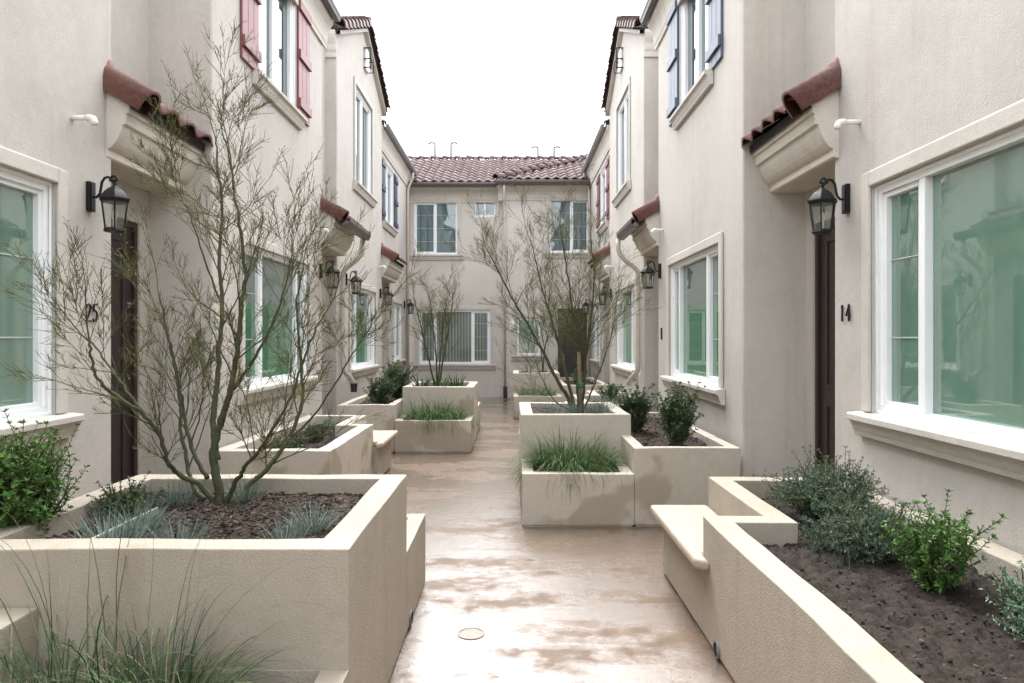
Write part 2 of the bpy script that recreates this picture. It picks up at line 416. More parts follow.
def tile_slope(mb, O, U, V, width, length, pitch=.27, row=.38, clip=None, amp=.06, m=0):
    O = Vector(O); U = Vector(U).normalized(); V = Vector(V).normalized(); Nn = U.cross(V).normalized()
    if Nn.z < 0: Nn = -Nn
    nu = max(1, round(width/pitch)); pt = width/nu; nr = max(1, math.ceil(length/row - 1e-6))
    rng = random.Random(nu*31+nr)
    for r in range(nr):
        v0 = r*row; v1 = min(length, (r+1)*row) + (.05 if r < nr-1 else 0)
        for c in range(nu):
            u0 = c*pt
            if clip and not clip(u0+pt/2, v0+row/2): continue
            jv = rng.uniform(-.012, .012); jh = rng.uniform(0, .008)
            top = []; S = 10
            ring = [[], [], []]
            for k in range(S+1):
                t = k/S
                # S-shaped tile: a barrel that runs into a shallow pan
                h = amp*(.5 - .5*math.cos(2*math.pi*t))**.8
                u = u0 + t*pt*1.03
                pa = O + U*u + V*(v0+jv) + Nn*(h + .026 + jh); pb = O + U*u + V*v1 + Nn*(h*.94 + .002)
                pc = O + U*u + V*(v0+jv) + Nn*(h + .003 + jh)
                for q, p in enumerate((pa, pb, pc)):
                    mb.v.append(p); ring[q].append(len(mb.v)-1)
            for k in range(S):
                mb.face((ring[0][k], ring[0][k+1], ring[1][k+1], ring[1][k]), m)
                mb.face((ring[2][k], ring[2][k+1], ring[0][k+1], ring[0][k]), m)
def cap_tiles(mb, A, B, r=.085, step=.33, m=0, up=(0,0,1), skirt=0.0, taper=.78):
    """overlapping barrel tiles from A (low) to B (high); skirt lengthens their sides downward"""
    A = Vector(A); B = Vector(B); D = B-A; n = max(1, round(D.length/step)); T = D.normalized()
    S = Vector(up).cross(T).normalized(); W = T.cross(S)
    K = 10
    def ring(p, rr, lift):
        out = []
        pts = [(math.cos(math.pi*k/K)*rr, math.sin(math.pi*k/K)*rr + lift) for k in range(K+1)]
        if skirt: pts = [(rr*1.02, lift-skirt)] + pts + [(-rr*1.02, lift-skirt)]
        for a, b in pts:
            mb.v.append(p + S*a + W*b); out.append(len(mb.v)-1)
        return out
    for i in range(n):
        a = A + T*(D.length*i/n - .03); b = A + T*(D.length*(i+1)/n + .03)
        R_in = ring(a, r-.02, .02); R0 = ring(a, r, .024); R1 = ring(b, r*taper, -.010)
        for k in range(len(R0)-1):
            mb.face((R0[k], R0[k+1], R1[k+1], R1[k]), m); mb.face((R_in[k], R_in[k+1], R0[k+1], R0[k]), m)

def gutter(mb, fr_u0, fr_u1, d, z, s=.11):
    prof = [(d-s*.9, z), (d-s*.9, z-s*.95), (d-s*.25, z-s*.95), (d-s*.1, z-s*.6), (d, z-s*.45), (d, z), (d-.012, z), (d-.012, z-s*.4), (d-s*.14, z-s*.56), (d-s*.28, z-s*.88), (d-s*.85, z-s*.88), (d-s*.85, z)]
    mb.prism_u(prof, fr_u0, fr_u1)

def canopy(house, fr, u0, u1, with_gutter=False, outer=0):
    """tiled hood over a door; fr is the frame of the door's wall, u0 the end nearer the street"""
    c = MB(fr)
    c.prism_u([(.002,2.92),(.30,2.92),(.318,2.93),(.318,2.985),(.335,2.99),(.352,3.005),(.372,3.03),(.392,3.065),(.408,3.10),(.420,3.135),(.424,3.155),(.447,3.16),(.450,3.235),(.470,3.24),(.472,3.30),(.002,3.60)], u0, u1)
    hood = c.build('canopy', M['cornice'], house, bevel=.006)
    t = MB()
    sl = Vector((0, -.54, .37)).normalized()
    def W(u, d, z): return Vector(fr(u, d, z))
    O = W(u0, .545, 3.315); E = W(u1, .545, 3.315); Tp = W(u0, .0, 3.69)
    tile_slope(t, O, E-O, Tp-O, (E-O).length, (Tp-O).length, pitch=.27, row=.34)
    cap_tiles(t, W(u0+.055, .56, 3.315), W(u0+.055, .10, 3.62), r=.10, step=.6, skirt=.085, taper=.95)
    t.build('roof_tiles', M['tile'], hood, smooth=True, weld=False)
    b = MB(fr); b.prism_u([(.49,3.27),(.50,3.335),(.0,3.675),(.0,3.62)], u0+.01, u1-.002); b.build('underlay', M['under'], hood)
    # mortar lump where the end cap meets the wall
    mb = MB()
    cpt = W(u0+.05, .29, 3.545); rr = random.Random(int(abs(cpt.x*100)))
    bm = bmesh.new(); bmesh.ops.create_icosphere(bm, subdivisions=3, radius=.09)
    for v in bm.verts:
        q = v.co.copy(); q.x *= .55; q *= 1 + .28*noise.noise(v.co*22 + cpt); mb.v.append(cpt + Vector((q.x, q.y*.7, q.z*1.15)))
    for f in bm.faces: mb.face([v.index for v in f.verts])
    bm.free(); mb.build('mortar', M['mortar'], hood, smooth=True)
    if with_gutter:
        gm = MB(fr); gutter(gm, u0+.08, u1+.25, .66, 3.32, .13); gm.build('gutter', M['gutter'], hood, bevel=.004, seg=1)
    return hood

def door(house, fr, u0, u1, z1, m=None):
    d = MB(fr); d.box(u0+.05, u1-.05, -.085, -.045, .16, z1-.05)
    for a, b in ((.25, 1.0), (1.12, z1-.25)):     # sunk panels' mouldings
        for (p0, p1, q0, q1) in ((u0+.17,u1-.17,a,a+.03),(u0+.17,u1-.17,b-.03,b),(u0+.17,u0+.20,a+.03,b-.03),(u1-.20,u1-.17,a+.03,b-.03)):
            d.box(p0, p1, -.045, -.032, q0+.1, q1+.1)
    o = d.build('door', m or M['door'], house, bevel=.004, seg=1)
    f = MB(fr); f.box(u0, u0+.05, -.1, -.02, .15, z1); f.box(u1-.05, u1, -.1, -.02, .15, z1); f.box(u0+.05, u1-.05, -.1, -.02, z1-.05, z1); f.build('door_frame', M['doorframe'], o)
    h = MB(fr); h.tube([(u0+.11,-.045,1.16),(u0+.11,.01,1.16),(u0+.22,.015,1.16)], .01, 8); h.lathe((u0+.11, -.04), [(.028,1.13),(.028,1.19)], 10); h.build('handle', M['brass'], o, smooth=True)
    return o

def spout(house, fr, u, z):
    p = MB(fr); r = .021
    r = .017; p.tube([(u,-.02,z),(u,.08,z),(u,.098,z),(u,.10,z),(u,.125,z),(u,.140,z-.006),(u,.147,z-.02),(u,.148,z-.045)], [r,r,r,r*1.28,r*1.28,r*1.28,r*1.28,r*1.28], 10)
    p.build('drain_spout', M['pvc'], house, smooth=True)

def wall_block(house, s, Xw, Y0, Y1, zt, ops, Xd=None, Y2=None, dops=(), gable=None, zlow=None, far=4.5, m=None, end_wall=True):
    """stucco body of one house: front with openings, near return, recess with the door, far return"""
    zs = sorted(set([0, zt] + [o[k] for o in list(ops)+list(dops) for k in (2, 3)]))
    w = MB(side_frame(Xw, s))
    panel(w, Y0, Y1, zs, ops)
    back = -(far)
    for za, zb in zip(zs, zs[1:]):
        w.poly([(Y0,0,za),(Y0,back,za),(Y0,back,zb),(Y0,0,zb)])
    if Xd is not None:
        dd = -abs(Xd - Xw)
        for za, zb in zip(zs, zs[1:]):
            w.poly([(Y1,0,za),(Y1,dd,za),(Y1,dd,zb),(Y1,0,zb)])
        w.fr = side_frame(Xd, s); panel(w, Y1, Y2, zs, dops); w.fr = side_frame(Xw, s)
        w.poly([(Y2,dd,0),(Y2,back,0),(Y2,back,zt),(Y2,dd,zt)])
    else:
        for za, zb in zip(zs, zs[1:]):
            w.poly([(Y1,0,za),(Y1,back,za),(Y1,back,zb),(Y1,0,zb)])
    ye = Y2 if Xd is not None else Y1
    w.poly([(Y0,back,0),(ye,back,0),(ye,back,zt),(Y0,back,zt)])
    if gable:
        ya, za = gable
        w.poly([(Y0,0,zt),(Y1,0,zt),(ya,0,za)])
    return w.build('wall', m or M['wall'], house, bevel=.018, seg=3)

def eave_roof(house, s, Xw, Y0, Y1, z, over=.14, run=3.6, g_mat='gutter', cornice=True, cd0=None):
    fr = side_frame(Xw, s)
    sl = .44
    r = MB()
    O = Vector(fr(Y0, over, z)); E = Vector(fr(Y1, over, z)); T = Vector(fr(Y0, over-run, z + run*sl))
    tile_slope(r, O, E-O, T-O, (E-O).length, (T-O).length)
    ro = r.build('roof', M['tile_roof'], house, smooth=True, weld=False)
    b = MB(fr); b.prism_u([(over-.01,z-.05),(over-.01,z+.0),(over-run,z+run*sl),(over-run,z+run*sl-.06)], Y0+.01, Y1-.01); b.build('roof_deck', M['under'], ro)
    gm = MB(fr); gutter(gm, Y0, Y1, over+.1, z+.005); gm.build('gutter', M[g_mat], ro, bevel=.003, seg=1)
    if cornice:
        c = MB(fr); k = over
        c.prism_u([(.002,z-.48),(.028,z-.48),(.028,z-.43),(.04,z-.40),(.045,z-.33),(.055,z-.27),(.075,z-.21),(.10,z-.17),(over-.015,z-.14),(over-.015,z-.055),(.002,z-.055)], Y0, Y1)
        c.build('cornice', M['cornice'], house, bevel=.006)
    return ro

def downspout(house, fr, pts, r=.036, shoe=None, m='spout'):
    p = MB(fr)
    # round the corners of the run
    P = [Vector(q) for q in pts]; out = [P[0]]
    for a, b, c in zip(P, P[1:], P[2:]):
        k = min(.09, (b-a).length*.45, (c-b).length*.45)
        p0 = b + (a-b).normalized()*k; p1 = b + (c-b).normalized()*k
        for t in (0, .25, .5, .75, 1): out.append(p0*(1-t)**2 + b*2*t*(1-t) + p1*t*t)
    out.append(P[-1]); p.tube([tuple(q) for q in out], r, 10)
    o = p.build('downspout', M[m], house, smooth=True)
    zmid = [q for q in pts]
    if shoe:
        b = MB(fr); b.lathe((shoe[0], shoe[1]), [(.05, shoe[2]-.14), (.058, shoe[2]-.02), (.06, shoe[2])], 12); b.build('shoe', M['drain'], o)
    return o

def digits(house, fr, u, z, text, flip):
    """house number in bent iron strokes, u to the reader's right is given by flip"""
    G = {'1': [[(.35,.0),(.35,1),(.2,.86)]], '4': [[(.62,0),(.62,1),(.12,.34),(.8,.34)]],
         '2': [[(.1,.8),(.2,.95),(.42,1),(.64,.9),(.68,.72),(.5,.45),(.12,.02),(.72,.02)]],
         '5': [[(.7,1),(.25,1),(.2,.58),(.45,.64),(.68,.5),(.7,.25),(.5,.03),(.25,.0),(.1,.12)]]}
    n = MB(fr); h = .115; w = .078; x = 0
    for ch in text:
        for st in G[ch]:
            n.tube([(u + flip*(x + a*w), .012, z + b*h) for a, b in st], .0075, 6)
        x += w*.95
    n.build('house_number', M['iron'], house)

def lantern(fr, u, z, label):
    """z is the top of the back plate"""
    base = fr(u, 0, z)
    t = thing('wall_lantern', label, 'wall lamp', base, 'black wall lanterns beside the doors')
    b = MB(fr); b.box(u-.032, u+.032, .001, .03, z-.20, z); b.box(u-.022, u+.022, .03, .036, z-.19, z-.01)
    zz = z-.10
    b.tube([(u,.03,zz),(u,.055,zz-.004),(u,.078,zz+.02),(u,.085,zz+.06),(u,.092,zz+.10),(u,.11,zz+.128),(u,.135,zz+.135),(u,.158,zz+.122),(u,.168,zz+.10)], .009, 8)
    # scroll
    sc = [(u, .176 + .030*k*math.cos(a), zz+.118 + .030*k*math.sin(a)) for a, k in [(math.pi*(1.15) - .45*i, 1.0 - .055*i) for i in range(15)]]
    b.tube(sc, [.009]*13 + [.011, .011], 8)
    b.build('bracket', M['iron'], t, bevel=.003, seg=1)
    c = (u, .178); top = z - .052
    f = MB(fr)
    f.lathe(c, [(.006, top+.055), (.014, top+.045), (.010, top+.03), (.022, top+.018), (.03, top+.012)][::-1], 8)
    f.lathe(c, [(.030, top+.014), (.048, top+.002), (.070, top-.018), (.088, top-.042), (.096, top-.056), (.106, top-.060), (.106, top-.071), (.095, top-.077), (.095, top-.086), (.086, top-.088)], 6, rot=R(30))
    zt, zb = top-.088, top-.268
    for k in range(6):
        a = R(30) + 2*math.pi*k/6
        f.tube([(c[0]+.087*math.cos(a), c[1]+.087*math.sin(a), zt), (c[0]+.064*math.cos(a), c[1]+.064*math.sin(a), zb)], .0055, 5)
    f.lathe(c, [(.067, zb+.006), (.073, zb), (.077, zb-.012), (.066, zb-.02), (.03, zb-.024)], 6, rot=R(30))
    f.build('lantern_cage', M['iron'], t)
    gl = MB(fr); gl.lathe(c, [(.084, zt), (.061, zb)], 6, rot=R(30), caps=False); gl.build('lantern_glass', M['lglass'], t)
    bl = MB(fr); bl.lathe(c, [(.012, zb), (.013, zb+.05), (.011, zb+.055), (.020, zb+.085), (.017, zb+.11), (.004, zb+.13)], 10); bl.build('bulb', M['bulb'], t, smooth=True)
    return t

# ------------------------------------------------------------------ the two rows of houses
ROW = {
 1: dict(X1=2.32, Xd=2.60, X2=2.046, X3=2.055, X4=2.13, Y1=5.03, Y2=6.2, Y2e=9.79, Y3=10.93, Y3e=14.75, Y4=16.35),
-1: dict(X1=-2.88, Xd=-3.19, X2=-2.635, X3=-2.74, X4=-2.86, Y1=5.03, Y2=6.15, Y2e=9.72, Y3=10.95, Y3e=14.75, Y4=16.35)}
LAB = {
 1: ('near stucco townhouse numbered 14 with a wide green window and tiled door hood',
     'stucco townhouse with pale blue shutters upstairs and a second tiled door hood',
     'gabled stucco townhouse beyond the pale blue shutters, tan downspout at its corner',
     'far stucco townhouse with red shutters upstairs, touching the end building'),
-1: ('near stucco townhouse numbered 25 with a green window behind the big bare tree',
     'stucco townhouse with red shutters upstairs, partly screened by the big bare tree',
     'gabled stucco townhouse beyond the red shutters near the big tree, two lanterns on it',
     'far stucco townhouse with dark navy shutters upstairs, touching the end building')}
EAVE = 6.2
for s in (1, -1):
    r = ROW[s]; lb = LAB[s]
    # --- house one: the near wall, its recess and door
    h = thing('townhouse', lb[0], 'house', (r['X1'], 2, 0), 'stucco townhouses lining the courtyard')
    fr = side_frame(r['X1'], s); w0, w1 = (2.05, 4.51) if s == 1 else (1.85, 4.41)
    if s == -1: w0 = 1.9; w1 = 4.41
    op = (w0, w1, 1.155, 2.615)
    dfr = side_frame(r['Xd'], s); dop = (5.36, 6.02 if s == 1 else 5.97, .15, 2.62); dop = (5.20, 6.05 if s == 1 else 6.0, .15, 2.62)
    wall_block(h, s, r['X1'], -6, r['Y1'], EAVE, [op], r['Xd'], r['Y2'], [dop])
    window(h, fr, *op, (.25, .80), M['green_glass'], muntins=(2,), sash=(0, 2))
    door(h, dfr, dop[0], dop[1], dop[3])
    canopy(h, dfr, r['Y1']-.06, r['Y2']-.002)
    spout(h, fr, 4.67 if s == 1 else 4.58, 3.08)
    if s == 1: digits(h, fr, 4.92, 1.755, '14', -1)
    else: digits(h, fr, 4.71, 1.755, '25', 1)
    eave_roof(h, s, r['X1'], -6, r['Y1'], EAVE)
    # --- house two
    h = thing('townhouse', lb[1], 'house', (r['X2'], 8, 0), 'stucco townhouses lining the courtyard')
    fr = side_frame(r['X2'], s); Xd = r['X2'] + s*.28; dfr = side_frame(Xd, s)
    op = (6.86, 9.08, 1.15, 2.575) if s == 1 else (6.86, 9.04, 1.15, 2.575)
    up = (7.24, 8.54, 4.37, 5.87); dop = (9.9, 10.8, .15, 2.6)
    wall_block(h, s, r['X2'], r['Y2'], r['Y2e'], EAVE, [op, up], Xd, r['Y3'], [dop])
    window(h, fr, *op, (.27, .83), M['film_reflection_glass'], muntins=(0, 2), sash=(0, 2))
    window(h, fr, *up, (.5,), M['dark_glass'], muntins=(), sash=(0, 1), surround=False)
    shm = M['blue'] if s == 1 else M['red']
    shutter(h, fr, 6.77, 7.22, 4.36, 5.89, shm); shutter(h, fr, 8.56, 9.03, 4.36, 5.89, shm)
    door(h, dfr, dop[0], dop[1], dop[3])
    hood = canopy(h, dfr, r['Y2e']-.06, r['Y3']-.002, with_gutter=True)
    spout(h, fr, 9.45, 3.1)
    if s == 1:
        pl = MB(fr); pl.box(9.52, 9.58, .001, .014, 1.62, 1.78); pl.build('doorbell', M['iron'], h, bevel=.004)
    eave_roof(h, s, r['X2'], r['Y2'], r['Y2e']+.12, EAVE-.02)
    # --- house three, gabled
    h = thing('townhouse', lb[2], 'house', (r['X3'], 13, 0), 'stucco townhouses lining the courtyard')
    fr = side_frame(r['X3'], s); Xd = r['X3'] + s*.28; dfr = side_frame(Xd, s)
    op = (11.6, 13.8, 1.12, 2.54) if s == 1 else (11.84, 14.0, 1.12, 2.54)
    up = (12.2, 13.66, 4.36, 6.08); dop = (15.0, 15.95, .15, 2.6)
    zt, za, ya = 6.46, 7.36, (r['Y3']+r['Y3e'])/2 + .08
    wall_block(h, s, r['X3'], r['Y3'], r['Y3e'], zt, [op, up], Xd, r['Y4'], [dop], gable=(ya, za))
    window(h, fr, *op, (.27, .83), M['film_reflection_glass'], muntins=(0, 2), sash=(0, 2))
    window(h, fr, *up, (.5,), M['dark_glass'], sash=(0, 1))
    door(h, dfr, *dop[:2], dop[3])
    canopy(h, dfr, r['Y3e']-.08, r['Y4']-.002)
    spout(h, fr, 14.3, 3.1)
    # gable roof: two tiled slopes and the rake caps
    rf = MB()
    xo, xi = r['X3'] - s*.1, r['X3'] + s*4.4
    for ye, sg in ((r['Y3'] - .12, 1), (r['Y3e'] + .16, -1)):
        ze = zt - .03
        O = Vector((xo, ye, ze)); U = Vector((xi-xo, 0, 0)); V = Vector((xo, ya, za + .04)) - O
        tile_slope(rf, O, U, V, abs(xi-xo), V.length)
        cap_tiles(rf, (xo + s*.03, ye, ze+.05), (xo + s*.03, ya, za+.09), r=.11, step=.30, skirt=.055)
    cap_tiles(rf, (xo, ya, za+.1), (xi, ya, za+.1), r=.1, step=.36)
    ro = rf.build('roof', M['tile_roof'], h, smooth=False, weld=False)
    dk = MB()
    for ye in (r['Y3']-.1, r['Y3e']+.14):
        dk.poly([(xo+s*.02, ye, zt-.05), (xi, ye, zt-.05), (xi, ya, za+.0), (xo+s*.02, ya, za+.0)])
        dk.poly([(xo+s*.02, ye, zt-.11), (xi, ye, zt-.11), (xi, ya, za-.06), (xo+s*.02, ya, za-.06)])
        dk.poly([(xo+s*.02, ye, zt-.11), (xo+s*.02, ye, zt-.05), (xo+s*.02, ya, za+.0), (xo+s*.02, ya, za-.06)])
    dk.build('roof_deck', M['cornice'], ro)
    # cornice on the near return
    c = MB(lambda u, d, z: (u, r['Y3'] - d, z))
    ua, ub = sorted((r['X3'], r['X3'] + s*.6))
    c.prism_u([(.002,6.02),(.03,6.02),(.03,6.10),(.045,6.14),(.06,6.22),(.10,6.30),(.12,6.36),(.12,6.42),(.002,6.42)], ua, ub); c.build('cornice', M['cornice'], h, bevel=.006)
    # iron bracket on a pale niche panel high in the gable
    gx = MB(fr); gx.box(12.95, 13.19, .002, .05, 6.62, 7.02)
    go = gx.build('gable_panel', M['vinyl'], h, bevel=.02)
    gb = MB(fr)
    for z in (6.64, 6.8, 7.0): gb.tube([(12.93,.0,z),(12.93,.13,z)], .011, 6)
    gb.tube([(12.93,.13,6.60),(12.93,.13,6.8)], .011, 6); gb.tube([(13.21,.0,6.64),(13.21,.13,6.64),(13.21,.13,6.84),(13.21,0,6.84)], .011, 6); gb.tube([(12.93,.13,6.8),(13.21,.13,6.8)], .011, 6); gb.tube([(12.93,.13,6.8),(12.93,.13,7.0)], .011, 6)
    gb.build('iron_bracket', M['iron'], go)
    # downspout from the second hood's gutter down the corner
    u = r['Y3'] + .17
    downspout(h, fr, [(u,.37,3.2),(u,.37,3.0),(u+.01,.25,2.86),(u+.02,.05,2.72),(u+.02,.05,1.12),(u+.25,.13,.98),(u+.3,.16,.88)], .038, shoe=(u+.3,.16,.90) if s == -1 else None)
    # --- house four
    h = thing('townhouse', lb[3], 'house', (r['X4'], 17, 0), 'stucco townhouses lining the courtyard')
    fr = side_frame(r['X4'], s)
    op = (16.75, 18.2, 1.1, 2.5); up = (15.62, 16.9, 4.25, 5.6)
    w = MB(fr); zlo = 3.05
    zs = [0, op[2], op[3], zlo]
    panel(w, r['Y4'], 19.4, zs, [op])
    panel(w, r['Y3e'], 19.4, [zlo, up[2], up[3], EAVE], [up], us=(r['Y4'], op[0], op[1]))
    for za2, zb2 in zip(zs, zs[1:]): w.poly([(r['Y4'],0,za2),(r['Y4'],-3,za2),(r['Y4'],-3,zb2),(r['Y4'],0,zb2)])
    w.poly([(r['Y3e'],0,zlo),(r['Y4'],0,zlo),(r['Y4'],-3,zlo),(r['Y3e'],-3,zlo)])
    w.poly([(r['Y3e'],0,zlo),(r['Y3e'],-3,zlo),(r['Y3e'],-3,EAVE),(r['Y3e'],0,EAVE)])
    w.poly([(r['Y3e'],-3,zlo),(19.4,-3,zlo),(19.4,-3,EAVE),(r['Y3e'],-3,EAVE)])
    w.build('wall', M['wall'], h, bevel=.018, seg=3)
    window(h, fr, *op, (.5,), M['green_glass'], sash=(0, 1))
    window(h, fr, *up, (.5,), M['dark_glass'], sash=(0, 1), surround=False)
    shm = M['red'] if s == 1 else M['navy']
    shutter(h, fr, 15.2, 15.6, 4.25, 5.62, shm); shutter(h, fr, 16.92, 17.32, 4.25, 5.62, shm)
    eave_roof(h, s, r['X4'], r['Y3e']+.1, 19.38, EAVE+.02, g_mat='gutter_grey')
    downspout(h, fr, [(18.9,.18,6.1),(18.9,.18,5.98),(18.92,.045,5.66),(18.92,.045,.05)], .036)

# lanterns
for s, nm in ((1, 'R'), (-1, 'L')):
    r = ROW[s]
    one = lantern(side_frame(r['X1'], s), 4.83 if s == 1 else 4.76, 2.70,
        'large black wall lantern above the house number 14' if s == 1 else 'large black wall lantern above the house number 25')
    lantern(side_frame(r['X2'], s), 9.62 if s == 1 else 9.6, 2.66,
        'black wall lantern at the far end of the house with pale blue shutters' if s == 1 else 'black wall lantern just before the tan downspout behind the big tree')
    lantern(side_frame(r['X3'], s), 14.45 if s == 1 else 14.5, 2.66,
        'black wall lantern by the third door hood, before the red-shuttered far house' if s == 1 else 'black wall lantern by the third door hood, below the navy shutters')
    lantern(side_frame(r['X4'], s), 18.5, 2.62,
        'farthest black wall lantern, next to the dark door of the end building' if s == 1 else 'farthest black wall lantern, next to the end building\'s window with vertical blinds')
lantern(side_frame(-2.74, -1), 11.5, 2.70, 'black wall lantern between a tan downspout and the gabled house\'s window')

# ------------------------------------------------------------------ end building
YE, YR, XS = 19.46, 19.18, -.24      # left plane, right plane, where they step
h = thing('end_building', 'two-storey stucco building closing the courtyard under a long tiled roof', 'house', (0, YE, 0))
w = MB(end_frame(YE))
def at(x, Y): return (x - CX)*Y/F
def zt_(y, Y): return H - (y - CY)*Y/F
wa = (at(413.5,YE), at(457.5,YE), zt_(254.5,YE), zt_(201.5,YE)); wb = (at(419,YE), at(490.5,YE), zt_(364,YE), zt_(310,YE)); wc = (at(474,YE), at(496,YE), zt_(217,YE), zt_(201,YE))
wd = (at(549,YR), at(590,YR), zt_(252.5,YR), zt_(199,YR)); we = (at(517,YR), at(540.5,YR), zt_(355,YR), zt_(318,YR)); wdoor = (at(558,YR), at(587,YR), .12, zt_(308.5,YR))
zs = sorted({0, 5.9, *[k for o in (wa,wb,wc,wd,we,wdoor) for k in o[2:]]})
panel(w, -5.2, XS, zs, [wa, wb, wc])
w.fr = end_frame(YR); panel(w, XS, 4.6, zs, [wd, we, wdoor])
for a, b in zip(zs, zs[1:]): w.poly([(XS,0,a),(XS,YR-YE,a),(XS,YR-YE,b),(XS,0,b)])
w.fr = None
w.poly([(-5.2,YE,0),(-5.2,26,0),(-5.2,26,5.9),(-5.2,YE,5.9)]); w.poly([(4.6,YR,0),(4.6,26,0),(4.6,26,5.9),(4.6,YR,5.9)]); w.poly([(-5.2,26,0),(4.6,26,0),(4.6,26,5.9),(-5.2,26,5.9)])
w.build('wall', M['wall_far'], h, bevel=.015, seg=2)
fe, fo = end_frame(YE), end_frame(YR)
window(h, fe, *wa, (.5,), M['blue_glass'], muntins=(0, 1), rows=(.25,.5,.75), sash=(0,))
window(h, fe, *wb, (.235, .745), M['blind_glass'], muntins=(0, 2), rows=(.25,.5,.75), sash=(0, 2))
window(h, fe, *wc, (.5,), M['blue_glass'], sill=False)
window(h, fo, *wd, (.54,), M['blue_glass'], muntins=(0, 1), rows=(.25,.5,.75), sash=(1,))
window(h, fo, *we, (), M['green_glass'])
door(h, fo, *wdoor[:2], wdoor[3])
EZ = 5.86
for f0, a, b, over in ((fe, -3.6, XS-.0, .38), (fo, XS-.14, 3.2, .30)):
    c = MB(f0)
    c.prism_u([(.002,EZ-.46),(.03,EZ-.46),(.03,EZ-.42),(.05,EZ-.38),(.06,EZ-.31),(.09,EZ-.24),(.15,EZ-.19),(over-.1,EZ-.15),(over-.03,EZ-.13),(over-.03,EZ-.06),(.002,EZ-.06)], a, b)
    c.build('cornice', M['cornice'], h, bevel=.006)
rf = MB(); sl = .45
ys0, ys1, yr = YE-.4, YR-.42, 22.3
tile_slope(rf, (-5.2, ys0, EZ), (1,0,0), (0,1,sl), 9.8, math.hypot(yr-ys0, (yr-ys0)*sl), pitch=.245, row=.36)
# the nearer wing's slope, cut along its hip
Lv = math.hypot(3.2, 3.2*sl); kx = math.hypot(1, sl)
tile_slope(rf, (XS-.2, ys1, EZ+.01), (1,0,0), (0,1,sl), 5.0, Lv, pitch=.245, row=.36, clip=lambda u, v: u > v/kx - .12)
cap_tiles(rf, (XS-.18, ys1+.0, EZ+.06), (XS-.18+3.0, ys1+3.0, EZ+.08+3.0*sl), r=.12, step=.34)
cap_tiles(rf, (-5.2, yr, EZ+(yr-ys0)*sl+.03), (4.6, yr, EZ+(yr-ys0)*sl+.03), r=.09, step=.38)
ro = rf.build('roof', M['tile_roof'], h, smooth=True, weld=False)
dk = MB()
zr = EZ + (yr-ys0)*sl
dk.poly([(-5.2,ys0,EZ-.02),(4.6,ys0,EZ-.02),(4.6,yr,zr-.03),(-5.2,yr,zr-.03)]); dk.poly([(-5.2,yr,zr-.03),(4.6,yr,zr-.03),(4.6,26.2,EZ),(-5.2,26.2,EZ)])
dk.poly([(XS-.19,ys1,EZ-.01),(4.6,ys1,EZ-.01),(4.6,ys1+3,EZ-.01+3*sl),(XS-.19+3,ys1+3,EZ-.01+3*sl)])
dk.poly([(XS-.19,ys1,EZ-.01),(XS-.19+3,ys1+3,EZ-.01+3*sl),(XS-.19,ys0+.02,EZ-.01)])
dk.build('roof_deck', M['under'], ro)
for f0, a, b, o_ in ((fe, -3.2, XS-.2, .40), (fo, XS-.2, 2.6, .42)):
    gm = MB(f0); gutter(gm, a, b, o_+.08, EZ+.01, .12); gm.build('gutter', M['gutter'], ro, bevel=.003, seg=1)
# vent hooks along the ridge
for x, hh in ((435, .55), (451, .55), (538, .42), (554, .42)):
    X = at(x, 22.3); v = MB(); z0 = zr - .05; sgn = -1 if x in (435, 538) else 1
    v.tube([(X,22.3,z0),(X,22.3,z0+hh),(X+sgn*.02,22.3,z0+hh+.03),(X+sgn*.05,22.3,z0+hh+.04),(X+sgn*.16,22.3,z0+hh+.04),(X+sgn*.19,22.3,z0+hh+.02),(X+sgn*.2,22.3,z0+hh-.02)], .036, 8)
    v.build('vent_pipe', M['steel'], ro, smooth=True)
for x in (468, 573):
    X = at(x, 22.3); v = MB(); v.tube([(X,22.3,zr-.05),(X,22.3,zr+.26)], .03, 8); v.build('vent_pipe', M['steel'], ro, smooth=True)
for (x, y) in ((497, 168), (523, 161)):
    pass
downspout(h, fo, [(XS+.03,.40,EZ-.1),(XS+.03,.40,EZ-.24),(XS+.05,.05,EZ-.62),(XS+.05,.05,.32)], .028, m='wall_far')
sh = MB(fo); sh.box(XS, XS+.11, .002, .10, .01, .32); sh.build('cleanout_box', M['drain'], h, bevel=.01)
bx = MB(fo); bx.box(at(509.5,YR), at(514,YR), .002, .06, zt_(330,YR), zt_(321,YR)); bx.build('meter_box', M['vinyl'], h, bevel=.006)

# ------------------------------------------------------------------ planters
def inset(poly, ts):
    n = len(poly); area = sum(poly[i][0]*poly[(i+1)%n][1] - poly[(i+1)%n][0]*poly[i][1] for i in range(n))
    if area < 0: poly = poly[::-1]; ts = ([ts]*n if not hasattr(ts, '__len__') else ts)[::-1]; ts = ts[1:] + ts[:1] if hasattr(ts, '__len__') else ts
    if not hasattr(ts, '__len__'): ts = [ts]*n
    lines = []
    for i in range(n):
        a = Vector(poly[i]).to_2d() if False else Vector((poly[i][0], poly[i][1])); b = Vector((poly[(i+1)%n][0], poly[(i+1)%n][1]))
        d = (b-a).normalized(); nn = Vector((-d.y, d.x)); lines.append((a + nn*ts[i], d))
    out = []
    for i in range(n):
        p, d = lines[i-1]; q, e = lines[i]
        den = d.x*e.y - d.y*e.x
        t = ((q.x-p.x)*e.y - (q.y-p.y)*e.x)/den
        out.append((p.x + d.x*t, p.y + d.y*t))
    return poly, out
